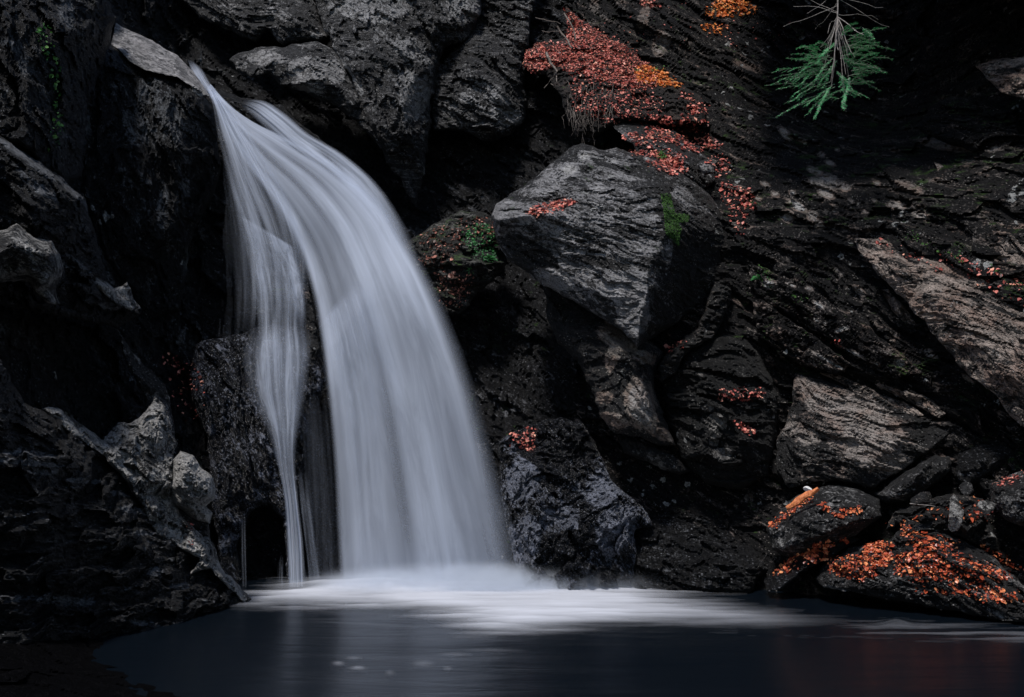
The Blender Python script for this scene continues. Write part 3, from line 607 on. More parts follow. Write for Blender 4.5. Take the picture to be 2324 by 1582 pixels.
rock('dark rounded boulder with a strip of orange bark at the lower right',
 "1740 1200 15.9; 1760 1165 15.9; 1810 1120 15.9; 1880 1095 15.8; 1950 1110 15.5; 1995 1130 15.3; 2002 1175 15; 1960 1205 15; 1900 1235 15.2; 1850 1255 15.3; 1790 1265 15.5; 1750 1245 15.7",
 "1800 1180 15.1; 1870 1150 15.0; 1940 1150 14.9; 1870 1210 14.8; 1800 1230 15.1; 1950 1180 14.8", mat=M_low, name='boulder', theta=-20, Y=15.6, A=(.05, .035, .02), size=(.4, .4, .15), rim=.3, rimw=24, thick=1.0, step=3.0)
rock('leaf-strewn sloping ledge at the lower right water edge',
 "1850 1310 15.2; 1880 1270 15.2; 1960 1235 15; 2020 1225 14.8; 2060 1180 14.7; 2110 1190 14.5; 2190 1225 14.2; 2260 1270 13.9; 2330 1330 13.6; 2500 1400 12.9; 2500 1470 12.3; 2330 1412 13.0; 2200 1395 13.4; 2060 1370 14; 1950 1345 14.4; 1870 1335 14.8",
 "1960 1280 14.4; 2100 1260 13.9; 2200 1300 13.5; 2050 1320 14.0; 2280 1350 13.2; 2120 1220 14.2", mat=M_low, name='rock_ledge', theta=22, Y=14.5, A=(.10, .05, .02), size=(.7, .5, .15), rim=.15, rimw=12, thick=.9, step=3.0)
rock('dark slanting slab edged with red leaves above the water',
 "1735 1315 15.8; 1790 1270 15.7; 1850 1235 15.5; 1925 1215 15.3; 1950 1222 15.2; 1880 1265 15.1; 1820 1300 15.2; 1770 1335 15.2; 1740 1345 15.4",
 "1830 1265 15.1", mat=M_dark, name='slanted_rock', theta=-25, Y=15.5, A=(.04, .03, .015), rim=.1, rimw=9, thick=.6)
rock('pile of pale broken stone fragments above the leaf-strewn ledge',
 "2005 1200 15.1; 2030 1160 15.1; 2090 1140 14.9; 2160 1120 14.7; 2230 1130 14.4; 2245 1180 14.2; 2270 1250 14; 2200 1230 14.2; 2110 1195 14.5; 2050 1190 14.8",
 "2100 1170 14.5; 2190 1160 14.1; 2200 1200 14", mat=M_col, name='rubble_bank', theta=10, Y=14.6, A=(.12, .08, .03), size=(.35, .3, .25), rim=.15, thick=.6)
rock('dark rounded rock with a leafy rim at the lower right edge',
 "2245 1100 14.2; 2290 1080 14; 2330 1068 13.8; 2500 1050 13; 2500 1250 12.6; 2330 1200 13.3; 2280 1180 13.7; 2250 1140 14",
 "2310 1120 13.3; 2400 1150 12.8", mat=M_low, name='boulder', theta=-20, Y=13.8, A=(.06, .04, .02), rim=.2, rimw=16, thick=.9)
rock('earthy bank buried in red leaves above the big boulder',
 "1182 150 20.0; 1195 118 20.1; 1245 92 20.2; 1288 85 20.3; 1282 12 20.6; 1320 45 20.5; 1360 75 20.4; 1420 108 20.2; 1470 150 20; 1520 180 19.9; 1560 195 19.8; 1600 230 19.6; 1600 280 19.1; 1560 285 18.9; 1470 278 18.7; 1400 280 18.6; 1350 312 18.6; 1305 312 18.7; 1290 265 18.8; 1272 215 19; 1235 170 19.5",
 "1320 110 19.8; 1340 170 19.2; 1400 160 19.4; 1450 200 19.2; 1340 230 18.7; 1420 240 18.7; 1520 230 19.1; 1230 130 19.8", cat='bank', mat=rock_mat('bank_earth', 70, (.008, .006, .006), (.06, .042, .036), .4, 1.3, .9, moss=.15, seed=17), name='earth_bank', theta=80, Y=19.5, A=(.08, .05, .04), size=(.3, .3, .4), thick=1.2, jag=6, step=3.0)

# ------------------------------------------------------------------ water
def pool():
    xs = np.linspace(-22, 22, 220); ys = np.linspace(2.0, 24, 220)
    X, Y = np.meshgrid(xs, ys)
    p = np.stack([X * .5, Y * .9, 0 * X], -1)
    Z = .012 * fbm(p * 1.2, 3, 5)
    i = np.arange(X.size).reshape(X.shape)
    F = np.stack([i[:-1, :-1].ravel(), i[:-1, 1:].ravel(), i[1:, 1:].ravel(), i[1:, :-1].ravel()], -1)
    m, nt, P, out = mat_new('pool_water'); g = G(nt)
    pos = g.n("ShaderNodeNewGeometry")
    st = g.mapping(pos.outputs['Position'], rot=(0, 0, R(8)), scale=(.35, 1.5, 1))
    n1 = g.noise(st, 1.4, 5, .6, .5)
    P.inputs['Base Color'].default_value = (.002, .004, .007, 1)
    P.inputs['Roughness'].default_value = .27
    P.inputs['IOR'].default_value = 1.33
    b = g.n("ShaderNodeBump"); b.inputs['Strength'].default_value = .35; b.inputs['Distance'].default_value = .06
    g.l(n1, b.inputs['Height']); g.l(b.outputs[0], P.inputs['Normal'])
    tag(mesh_np('pool_water', np.stack([X, Y, Z], -1).reshape(-1, 3), F, m, True), kind='structure')
    # stream bed under it
    V = [(-25, -6, -1.0), (25, -6, -1.0), (25, 26, -1.0), (-25, 26, -1.0)]
    tag(mesh_np('stream_bed', V, [(0, 1, 2, 3)], M_dark), kind='structure')
pool()

def white_water(name, streak=(60, .35), soft=.5, lo=0.0, hi=1.0, seed=0, gain=1.0, col=None):
    """Aerated water: white where dense, clear where thin, threads running with the flow (UV)."""
    m, nt, P, out = mat_new(name); g = G(nt)
    uv = g.n("ShaderNodeUVMap")
    de = g.n("ShaderNodeAttribute", attribute_name="dens").outputs['Fac']
    a = g.noise(g.mapping(uv.outputs[0], scale=(streak[0] * .16, streak[1] * .5, 1), loc=(seed, 0, 0)), 1.0, 3, .6, .1)
    b = g.noise(g.mapping(uv.outputs[0], scale=(streak[0], streak[1], 1), loc=(seed * 2, 3, 0)), 1.0, 3, .6, .15)
    s = g.math('ADD', g.math('MULTIPLY', g.step(a, .28, .72), .82), g.math('MULTIPLY', g.step(b, .25, .75), .18))
    c3 = g.noise(g.mapping(uv.outputs[0], scale=(9, 5, 1), loc=(seed * 4, 1, 0)), 1.0, 5, .62, .8)
    s = g.math('MULTIPLY', s, g.math('ADD', .55, g.math('MULTIPLY', g.step(c3, .34, .64), .6)))
    thr = g.math('ADD', 1.0 - soft, g.math('MULTIPLY', s, soft * 1.3))
    al = g.math('MULTIPLY', g.math('MULTIPLY', de, thr), gain, True)
    df = g.n("ShaderNodeBsdfDiffuse"); df.inputs[0].default_value = (.60, .67, .81, 1)
    tl = g.n("ShaderNodeBsdfTranslucent"); tl.inputs[0].default_value = (.58, .66, .80, 1)
    mx = g.n("ShaderNodeMixShader"); mx.inputs[0].default_value = .4
    g.l(df.outputs[0], mx.inputs[1]); g.l(tl.outputs[0], mx.inputs[2])
    if col: df.inputs[0].default_value = col; tl.inputs[0].default_value = col; mx.inputs[0].default_value = .2
    tr = g.n("ShaderNodeBsdfTransparent")
    m2 = g.n("ShaderNodeMixShader"); g.l(al, m2.inputs[0]); g.l(tr.outputs[0], m2.inputs[1]); g.l(mx.outputs[0], m2.inputs[2])
    g.l(m2.outputs[0], out.inputs[0])
    return m

def curve(pts, n):
    P = np.array(pts, float)
    t = np.concatenate([[0], np.cumsum(np.linalg.norm(np.diff(P[:, :2], axis=0), axis=1))]); t /= t[-1]
    s = np.linspace(0, 1, n)
    # Catmull-Rom through the points
    out = np.zeros((n, P.shape[1]))
    k = np.clip(np.searchsorted(t, s, side='right') - 1, 0, len(t) - 2)
    for j in range(P.shape[1]):
        m = np.gradient(P[:, j], t)
        h = t[k + 1] - t[k]; u = (s - t[k]) / h
        out[:, j] = (2 * u**3 - 3 * u**2 + 1) * P[k, j] + (u**3 - 2 * u**2 + u) * h * m[k] + (-2 * u**3 + 3 * u**2) * P[k + 1, j] + (u**3 - u**2) * h * m[k + 1]
    return out

def sheet(name, left, right, mat, dens, bulge=.3, nu=140, nv=360, rib=.02, seed=0, off=0.0, par=None):
    """Falling water between two edge lines (x, y, distance); dens(u, v) -> 0..1."""
    L = curve(S(left), nv); Rr = curve(S(right), nv)
    u = np.linspace(0, 1, nu)
    U, Vv = np.meshgrid(u, np.linspace(0, 1, nv))
    a = at(L[:, 0], L[:, 1], L[:, 2]); b = at(Rr[:, 0], Rr[:, 1], Rr[:, 2])
    Pm = a[:, None] * (1 - U[..., None]) + b[:, None] * U[..., None]
    w = np.linalg.norm(b - a, axis=-1)[:, None]
    Pm[..., 1] -= bulge * np.sin(U * math.pi) * np.clip(w / 2, 0, 1) + off
    q = np.stack([U * 14, Vv * 2.2, 0 * U + seed], -1)
    q2 = np.stack([U * 45, Vv * 2.0, 0 * U + seed + 3], -1)
    Pm[..., 1] += rib * 2.5 * fbm(q * np.array([.45, 1, 1]), 2, seed)
    d = dens(U, Vv, q)
    i = np.arange(nu * nv).reshape(nv, nu)
    F = np.stack([i[:-1, :-1].ravel(), i[1:, :-1].ravel(), i[1:, 1:].ravel(), i[:-1, 1:].ravel()], -1)
    Vt = Pm.reshape(-1, 3)
    o = mesh_np(name, Vt, F, mat, True, uv=np.stack([U, Vv], -1).reshape(-1, 2), attrs={'dens': np.clip(d, 0, 1).ravel()}, origin=Vt.mean(0))
    if par: parent(o, par)
    return o
ss = lambda x, a, b: np.clip((x - a) / (b - a), 0, 1) ** 2 * (3 - 2 * np.clip((x - a) / (b - a), 0, 1))

fall = tag(empty('waterfall', ground(960, 1330)), 'tall silky white waterfall fanning from a narrow chute into the pool', 'waterfall')
W1 = white_water('falling_water', (30, 2.2), .40, seed=1)
W2 = white_water('thin_falling_water', (60, 1.8), .75, seed=5)
ML = "470 205 18.4; 492 250 18.3; 520 310 18.1; 560 380 17.9; 610 450 17.7; 650 520 17.55; 685 600 17.45; 708 680 17.3; 722 760 17.2; 735 860 17.1; 746 960 17.05; 756 1080 17; 762 1200 16.95; 768 1335 16.9"
MR = "478 190 18.5; 515 232 18.5; 570 272 18.4; 640 306 18.3; 710 340 18.25; 780 378 18.1; 845 428 17.9; 893 478 17.75; 937 550 17.55; 977 620 17.35; 1017 700 17.2; 1052 785 17.1; 1085 880 16.95; 1112 970 16.85; 1143 1080 16.75; 1178 1200 16.65; 1212 1335 16.6"
def gb(U, V, u0, u1, w, v0, v1, f=.08):
    """soft band from u0 (at v0) to u1 (at v1)"""
    t = np.clip((V - v0) / (v1 - v0), 0, 1)
    return np.exp(-((U - (u0 + (u1 - u0) * t)) / w) ** 2) * ss(V, v0 - f, v0 + f) * ss(-V, -v1 - f, -v1 + f)
def dm(U, V, q):
    e = ss(U, 0, .10 - .05 * V) * ss(1 - U, 0, .06 + .22 * V)
    d = .57 + .24 * fbm(q * np.array([.45, .5, 1]), 3, 8) + .10 * fbm(q * np.array([1.4, .5, 1]), 3, 9)
    d += .38 * gb(U, V, .10, .07, .055, .10, .60) + .30 * gb(U, V, .62, .72, .16, .28, .50) + .12 * gb(U, V, .9, .9, .06, .3, .9)
    d += .14 * gb(U, V, .10, .12, .06, .55, 1.0) + .12 * gb(U, V, .60, .60, .07, .6, 1.0) + .12 * gb(U, V, .92, .93, .05, .5, 1.0)
    d -= .34 * gb(U, V, .42, .32, .10, .10, .44) + .16 * gb(U, V, .20, .18, .04, .15, .5)
    d -= .55 * gb(U, V, .86, .82, .035, .17, .27, .03) + .30 * gb(U, V, .64, .60, .05, .16, .36, .05)
    d -= .30 * gb(U, V, .42, .42, .06, .55, 1.0, .15) + .26 * gb(U, V, .78, .80, .07, .6, 1.0, .15) + .10 * gb(U, V, .25, .25, .03, .7, 1.0)
    return e * np.clip(d * 1.06, .05, 1)
sheet('main_curtain', ML, MR, W1, dm, .35, seed=2, par=fall)
sheet('back_curtain', ML, MR, W1, lambda U, V, q: .17 * ss(U, .03, .14) * ss(1 - U, .06, .22) * (.6 + .5 * fbm(q * .5, 2, 22)), .15, seed=6, off=-.15, par=fall)
def dside(U, V, q):
    d = .46 + .55 * fbm(q * np.array([.8, 1.6, 1]), 4, 12) - .22 * gb(U, V, .5, .5, .4, .30, .46) + .25 * gb(U, V, .75, .9, .07, .22, .46) + .2 * gb(U, V, .1, .1, .07, .2, .45)
    d += .35 * ss(V, .72, .85) + .12 * ss(-V, -.18, -.05)
    return ss(U, 0, .22) * ss(1 - U, 0, .22 + .1 * V) * np.clip(d, 0, 1)
sheet('side_stream', "474 205 18.3; 482 240 18.1; 490 295 18.0; 502 350 17.9; 525 450 17.65; 550 525 17.55; 570 600 17.45; 580 680 17.35; 584 750 17.2; 584 800 17.1; 588 850 17.0; 596 900 16.95; 612 960 16.9; 626 1040 16.85; 644 1130 16.8; 650 1230 16.8; 654 1345 16.75",
 "490 206 18.3; 530 250 18.1; 590 330 17.9; 645 410 17.7; 685 490 17.55; 704 570 17.45; 704 650 17.35; 698 730 17.25; 706 800 17.1; 703 850 17.0; 694 910 16.95; 680 970 16.9; 674 1060 16.85; 680 1140 16.8; 690 1220 16.8; 696 1345 16.75",
 W2, dside, .2, seed=9, par=fall)
sheet('splash_veil', "574 735 17.1; 548 790 17.0; 552 850 16.95; 568 910 16.9; 600 970 16.85; 624 1040 16.8; 642 1110 16.75", "702 715 17.1; 714 770 17; 708 840 16.9; 698 910 16.85; 684 980 16.8; 674 1040 16.8; 676 1110 16.75",
 W2, lambda U, V, q: .62 * ss(U, 0, .3) * ss(1 - U, 0, .3) * ss(V + .12 * fbm(q * .5, 3, 16), 0, .22) * ss(1 - V, 0, .4) * (.8 + .6 * fbm(q, 3, 15)), .1, seed=11, off=.05, par=fall)
sheet('thread_veil', "536 480 17.6; 556 560 17.5; 572 650 17.35; 580 740 17.2", "668 560 17.45; 688 625 17.35; 698 690 17.25; 704 750 17.15",
 white_water('fine_threads', (26, .5), .95, seed=19), lambda U, V, q: .55 * ss(V, 0, .04) * ss(U, 0, .1) * ss(1 - U, 0, .1) * ss(1 - V, 0, .5), .15, seed=24, off=.06, nv=120, par=fall)
sheet('arched_veil', "722 735 17.0; 735 800 16.95; 748 900 16.9; 756 1000 16.85; 762 1150 16.8; 770 1335 16.75", "842 600 17.0; 880 700 16.9; 915 800 16.85; 945 920 16.8; 965 1100 16.75; 985 1335 16.7",
 bpy.data.materials['fine_threads'], lambda U, V, q: .62 * ss(V, 0, .02 + .05 * U) * ss(U, 0, .08) * ss(1 - U, 0, .6) * (1 - .8 * ss(V, .1, .7)), .22, seed=14, off=.10, par=fall)
sheet('crest_lobe', "540 240 18.6; 574 270 18.45; 620 312 18.3; 690 372 18.15; 760 430 17.95; 815 520 17.7; 855 620 17.4", "560 228 18.7; 602 231 18.6; 645 256 18.5; 705 306 18.35; 780 350 18.2; 857 416 18.0; 925 515 17.7; 975 612 17.4", W1,
 lambda U, V, q: ss(U, 0, .45) * ss(1 - U, 0, .22) * ss(V, 0, .14) * ss(1 - V, 0, .5) * np.clip(.78 - .45 * gb(U, V, .62, .5, .10, .38, .55, .05), 0, 1), .12, nu=80, nv=160, seed=18, off=.10, par=fall)
sheet('gap_veil', "676 860 17.1; 682 980 17.0; 690 1150 16.9; 696 1335 16.85", "742 860 17.1; 752 980 17.0; 764 1150 16.9; 774 1335 16.85", W2, lambda U, V, q: .09 * ss(U, 0, .2) * ss(1 - U, 0, .1) * ss(V, 0, .3) * (.7 + .8 * fbm(q * .4, 2, 41)), .02, nu=50, nv=120, seed=41, par=fall)
sheet('sheer_veil', "486 300 18.2; 500 420 18.0; 520 540 17.8; 530 660 17.6; 524 780 17.4", "560 330 18.1; 590 440 17.9; 606 560 17.7; 610 670 17.5; 606 790 17.3", W2, lambda U, V, q: .30 * ss(U, 0, .6) * ss(1 - U, 0, .2) * ss(V, 0, .3) * ss(1 - V, 0, .3) * (.7 + .8 * fbm(q * .5, 3, 43)), .02, nu=60, nv=120, seed=43, par=fall)
sheet('chute', "426 134 19.3; 437 165 19.0; 455 192 18.7; 470 212 18.5; 484 245 18.2", "440 140 19.3; 462 160 19.0; 486 198 18.7; 520 234 18.5; 560 268 18.3", W1,
 lambda U, V, q: .62 * ss(U, 0, .25) * ss(1 - U, 0, .4) * ss(V, 0, .3) * ss(1 - V, 0, .3) , .05, nu=40, nv=80, rib=.01, seed=20, off=.1, par=fall)
for k, (a, b) in enumerate((("548 1145 17.0; 546 1240 16.9; 548 1345 16.8", "558 1145 17.0; 560 1240 16.9; 562 1345 16.8"),
                            ("632 1255 16.9; 628 1300 16.9; 624 1350 16.8", "645 1255 16.9; 645 1300 16.9; 648 1350 16.8"),
                            ("664 1060 16.9; 672 1180 16.8; 690 1340 16.7", "700 1040 16.9; 716 1160 16.8; 740 1340 16.7"),
                            ("500 380 18.3; 488 500 18.0; 484 640 17.9; 480 760 17.8", "535 420 18.2; 545 540 17.9; 560 660 17.8; 560 780 17.7"))):
    sheet('trickle', a, b, W2, lambda U, V, q: (.30, .25, .28, .06)[k] * ss(U, 0, .5) * ss(1 - U, 0, .5) * ss(V, 0, .4) * (.6 + 1.2 * fbm(q * .6, 3, 15)), .02, nu=40, nv=120, rib=.004, seed=30 + k, par=fall)

# foam spreading from the foot of the fall
def foam():
    poly = np.array([q[:2] for q in S("585 1362;640 1340;720 1326;860 1318;1000 1322;1120 1316;1220 1308;1330 1316;1450 1338;1560 1362;1690 1386;1800 1402;1900 1413;1840 1420;1740 1424;1560 1412;1430 1412;1300 1418;1180 1432;1110 1432;1040 1402;940 1385;820 1376;700 1374")])
    step = 4
    X, Yp = np.meshgrid(np.arange(520, 2330, step), np.arange(1300, 1575, 1.5))
    ins = np.zeros(X.shape, bool); dist = np.full(X.shape, 1e9); m = len(poly)
    for i in range(m):
        (ax, ay), (bx, by) = poly[i], poly[(i + 1) % m]
        if ay != by: ins ^= ((ay > Yp) != (by > Yp)) & (X < (bx - ax) * (Yp - ay) / (by - ay) + ax)
        ex, ey = (bx - ax), (by - ay) * 5
        t = np.clip(((X - ax) * ex + (Yp - ay) * 5 * ey) / (ex * ex + ey * ey), 0, 1)
        dist = np.minimum(dist, np.hypot(X - ax - t * ex, (Yp - ay) * 5 - t * ey))
    sd_ = np.where(ins, dist, -dist)
    P = ground(X, Yp)
    q = np.stack([P[..., 0] * .55, P[..., 1] * 1.3, 0 * X], -1)
    n = fbm(q * 1.6, 5, 3, .6)
    q2 = np.stack([P[..., 0] * 1.0 + P[..., 1] * .25, P[..., 1] * 5.0, 0 * X], -1)
    n2 = fbm(q2 * 1.1, 4, 6, .55)
    d = ss(sd_ + 60 * n + 70 * n2, -110, 150)
    d *= 1 - .93 * ss(X, 1280, 1930)
    d = d * (.9 + .25 * n2)
    # thin drifting foam in the outflow
    out_ = np.exp(-((Yp - (1402 + (X - 1500) * .055)) / 22) ** 2) * ss(X, 1350, 1750) * .14 * ss(n2 + .4 * n, -.15, .55)
    fl = sum(w * np.exp(-((X - cx) / a) ** 2 - ((Yp - cy) / b) ** 2) for cx, cy, a, b, w in ((768, 1511, 11, 4, .3), (812, 1521, 14, 4, .35), (803, 1498, 14, 2.5, .25), (885, 1532, 9, 4, .3), (960, 1510, 20, 6, .22), (1030, 1490, 30, 4, .12), (1016, 1522, 8, 5, .14), (1120, 1480, 60, 4, .08)))
    d = np.clip(np.maximum(np.maximum(d, out_), fl * (.7 + .8 * n2)), 0, 1)
    # boiling heap below the curtain
    hp = np.exp(-((P[..., 1] - 16.55) / .55) ** 2) * ss(X, 600, 760) * ss(-X, -1520, -1250)
    hump = .07 + .05 * np.exp(-((X - 1265) / 130) ** 2) + .03 * np.exp(-((X - 880) / 120.) ** 2)
    Z = .02 + hump * hp * (1 + .25 * n) + .03 * d * (1 + n2) + .06 * np.exp(-((X - 2035) / 30) ** 2 - ((Yp - 1420) / 9) ** 2)
    d = np.where((Yp < 1312) & (sd_ < 0), d * ss(Yp, 1300, 1312), d)
    P[..., 2] = Z
    i = np.arange(X.size).reshape(X.shape)
    F = np.stack([i[:-1, :-1].ravel(), i[1:, :-1].ravel(), i[1:, 1:].ravel(), i[:-1, 1:].ravel()], -1)
    V = P.reshape(-1, 3)
    m = white_water('foam_water', (1, 1), .0, seed=3, col=(.54, .57, .64, 1))
    o = mesh_np('foam', V, F, m, True, uv=np.stack([P[..., 0], P[..., 1]], -1).reshape(-1, 2), attrs={'dens': d.ravel()}, origin=V.mean(0))
    tag(o, 'white churned foam spreading across the pool from the foot of the waterfall', 'foam', kind='stuff')
foam()

# spray where the curtain lands: a low bank of real mist
def spray():
    X0, X1 = ground(600, 1330)[0], ground(1560, 1330)[0]
    y0, y1 = 15.4, 17.0
    bpy_cx = (X0 + X1) / 2
    rx, ry, rz = (X1 - X0) / 2, (y1 - y0) / 2, .50
    nu, nv = 40, 14
    V = []; F = []
    for j in range(nv + 1):
        ph = math.pi / 2 * j / nv
        for i in range(nu):
            a = 2 * math.pi * i / nu
            V.append((bpy_cx + rx * math.cos(ph) * math.cos(a), 16.2 + ry * math.cos(ph) * math.sin(a), .03 + rz * math.sin(ph)))
    for j in range(nv):
        for i in range(nu):
            F.append((j * nu + i, j * nu + (i + 1) % nu, (j + 1) * nu + (i + 1) % nu, (j + 1) * nu + i))
    V.append((bpy_cx, 16.2, .03)); c = len(V) - 1
    for i in range(0, nu, 2): F.append((c, (i + 2) % nu, (i + 1) % nu, i))
    m = bpy.data.materials.new('spray'); m.use_nodes = True; nt = m.node_tree; g = G(nt)
    nt.nodes.remove(nt.nodes['Principled BSDF'])
    pv = g.n("ShaderNodeVolumePrincipled"); pv.inputs['Color'].default_value = (.84, .90, .99, 1)
    tc = g.n("ShaderNodeTexCoord")
    mp = g.mapping(tc.outputs['Object'], scale=(1 / rx, 1 / ry, 1 / rz))
    ln = g.n("ShaderNodeVectorMath", operation='LENGTH'); g.l(mp, ln.inputs[0])
    fall_ = g.step(ln.outputs['Value'], 1.0, .35)
    nz = g.noise(g.mapping(tc.outputs['Object'], scale=(1, 1, 2)), 1.3, 3, .6)
    dn = g.math('MULTIPLY', g.math('MULTIPLY', fall_, fall_), g.math('MULTIPLY', g.step(nz, .2, .7), 8.0))
    g.l(dn, pv.inputs['Density']); pv.inputs['Anisotropy'].default_value = .2
    g.l(pv.outputs[0], nt.nodes['Material Output'].inputs['Volume'])
    o = mesh_np('spray', V, F, m, True, origin=(bpy_cx, 16.2, .03))
    tag(o, 'soft white spray hanging over the foot of the waterfall', 'spray', kind='stuff')
spray()

# ------------------------------------------------------------------ things lying and growing on the rock
deps = bpy.context.evaluated_depsgraph_get(); deps.update()
def build_bvh():
    trees = []
    for o in C.objects:
        if o.type == 'MESH' and (o in rocks or o.name.startswith('cliff')):
            n = len(o.data.vertices); co = np.empty(n * 3, np.float32); o.data.vertices.foreach_get('co', co)
            co = co.reshape(-1, 3) + np.array(o.location, np.float32)
            fi = np.empty(len(o.data.loops), np.int32); o.data.loops.foreach_get('vertex_index', fi)
            trees.append(BVHTree.FromPolygons(co.tolist(), fi.reshape(-1, 4).tolist()))
    return trees
TREES = build_bvh()
def cast(x, y):
    p = at(x, y, 10.0) - CAM; d = Vector(p).normalized(); o = Vector(CAM)
    best = None
    for t in TREES:
        h, n, i, ds = t.ray_cast(o, d, 60)
        if h is not None and (best is None or ds < best[2]): best = (h, n, ds)
    if best is None: return None
    h, n, ds = best
    if n.dot(d) > 0: n = -n
    return h, n
rnd = random.Random(7)
def in_poly(x, y, P):
    c = False; j = len(P) - 1
    for i in range(len(P)):
        if (P[i][1] > y) != (P[j][1] > y) and x < (P[j][0] - P[i][0]) * (y - P[i][1]) / (P[j][1] - P[i][1]) + P[i][0]: c = not c
        j = i
    return c

class Leaves:
    def __init__(s): s.V = []; s.F = []; s.T = []
    def leaf(s, p, n, size, tone, rot=None, fold=.25):
        n = Vector(n).normalized()
        t = n.orthogonal().normalized()
        t = Matrix.Rotation(rnd.uniform(0, 6.28) if rot is None else rot, 3, n) @ t
        b = n.cross(t)
        L = .85 * size * rnd.choice((.55, .75, 1, 1, 1.2, 1.5)) * rnd.uniform(.8, 1.2); W = L * rnd.uniform(.32, .5)
        f = n * L * fold * rnd.uniform(.2, 1.3)
        curl = n * L * rnd.uniform(-.15, .25)
        k = len(s.V); p = Vector(p)
        s.V += [p - t * L * .5, p - t * L * .12 + b * W + f, p + t * L * .25 + b * W * .7 + f, p + t * L * .55 + curl, p + t * L * .25 - b * W * .7 + f, p - t * L * .12 - b * W + f, p + curl * .2]
        s.F += [(k, k + 6, k + 1), (k + 1, k + 6, k + 2), (k + 2, k + 6, k + 3), (k + 3, k + 6, k + 4), (k + 4, k + 6, k + 5), (k + 5, k + 6, k)]
        s.T += [tone] * 7
    def build(s, name, mat):
        V = np.array([tuple(v) for v in s.V]); org = [V[:, 0].mean(), V[:, 1].mean(), V[:, 2].min()]
        return mesh_np(name, V, s.F, mat, origin=org, attrs={'tone': s.T})

M_leafred = leaf_mat('dead_leaf', [(.07, .02, .018), (.30, .06, .05), (.60, .15, .12), (.74, .27, .22), (.85, .42, .30)])
M_leaforg = leaf_mat('orange_leaf', [(.30, .07, .015), (.72, .18, .04), (.85, .30, .07), (.85, .45, .16)])
M_green = leaf_mat('green_leaf', [(.015, .07, .02), (.03, .16, .05), (.06, .25, .07)])

M_leafdull = leaf_mat('dull_dead_leaf', [(.04, .025, .02), (.12, .06, .045), (.32, .12, .09), (.55, .24, .18)])
def litter(label, areas, mat=M_leafred, size=.055, name='fallen_leaves', clump=.5, lift=.015, upbias=.5):
    Lv = Leaves()
    for poly, cnt in areas:
        P = [q[:2] for q in S(poly)]
        xs = [q[0] for q in P]; ys = [q[1] for q in P]
        k = 0; tries = 0; cnt = int(cnt * 1.3)
        while k < cnt and tries < cnt * 12:
            tries += 1
            x = rnd.uniform(min(xs), max(xs)); y = rnd.uniform(min(ys), max(ys))
            if not in_poly(x + rnd.gauss(0, 5), y + rnd.gauss(0, 4), P): continue
            if clump > .12:
                nz = float(fbm(np.array([[x / 26., y / 14., 1.3]]), 3, 77)[0])
                if nz < rnd.uniform(-.5, .35) * clump * 2: continue
            h = cast(x, y)
            if h is None: continue
            nrm = (h[1] + Vector((0, -.1, upbias)) + Vector((rnd.gauss(0, .3), rnd.gauss(0, .3), rnd.gauss(0, .3)))).normalized()
            Lv.leaf(h[0] + h[1] * lift, nrm, size * rnd.uniform(.6, 1.25), min(1, rnd.random() ** 1.15))
            k += 1
    o = Lv.build(name, mat)
    return tag(o, label, 'leaves', kind='stuff')

litter('carpet of dead red-brown leaves on the bank above the boulder', [
 ("1282 15;1310 45;1360 75;1420 108;1470 150;1500 190;1460 205;1400 190;1360 180;1300 165;1250 150;1235 115;1290 95;1295 70", 4200),
 ("1188 120;1240 95;1250 150;1210 165;1188 150", 700),
 ("1290 165;1460 200;1520 240;1450 270;1360 280;1300 250", 620)], size=.042, clump=.0)
litter('bright orange leaves along the sunlit edge of the bank', [
 ("1440 150;1480 150;1530 185;1550 200;1500 195;1450 185", 330), ("1700 10;1720 30;1600 40;1590 60;1620 0;1680 -10", 260), ("1590 55;1650 60;1640 80;1600 70", 40)], mat=M_leaforg, size=.07, clump=.1)
litter('scattered red leaves trailing down from the bank past the slab', [
 ("1480 260;1560 260;1590 300;1640 330;1590 350;1500 320;1440 300", 420), ("1410 300;1500 310;1480 340;1420 320", 80), ("1430 340;1540 345;1560 385;1520 400;1470 370", 300),
 ("1590 350;1650 350;1660 380;1640 420;1620 390", 45), ("1635 410;1700 430;1720 460;1690 500;1680 540;1660 500;1640 450", 150), ("1540 200;1600 240;1610 290;1560 260", 90)], size=.062, clump=.4)
litter('line of small red leaves in a crack of the big boulder', [("1190 485;1250 462;1310 452;1300 462;1230 485;1200 492", 190)], size=.05, clump=.1)
litter('leaves caught on the mossy ledge right of the waterfall', [("950 540;1010 510;1060 520;1050 560;1010 610;960 600", 190), ("985 610;1075 620;1070 665;1035 705;1000 690", 170), ("1020 490;1120 495;1130 560;1060 540", 90)], size=.05, clump=.9, mat=M_leafdull)
litter('few dull leaves in the wet hollow left of the side stream', [("370 800;440 820;470 880;450 950;410 960;390 900", 90), ("420 1160;435 1230;425 1240", 8)], size=.05, clump=.3)
litter('dark red leaves in the niche beside the waterfall foot', [("1150 985;1180 970;1215 975;1210 1020;1170 1025", 110)], size=.05, clump=.3)
litter('orange-red leaves on the black rounded rock', [("1625 885;1700 880;1740 895;1700 910;1640 905", 75), ("1660 950;1690 960;1715 990;1680 980", 40), ("1500 790;1560 770;1545 800", 25), ("1640 870;1660 900;1650 910", 8)], size=.05, clump=.6)
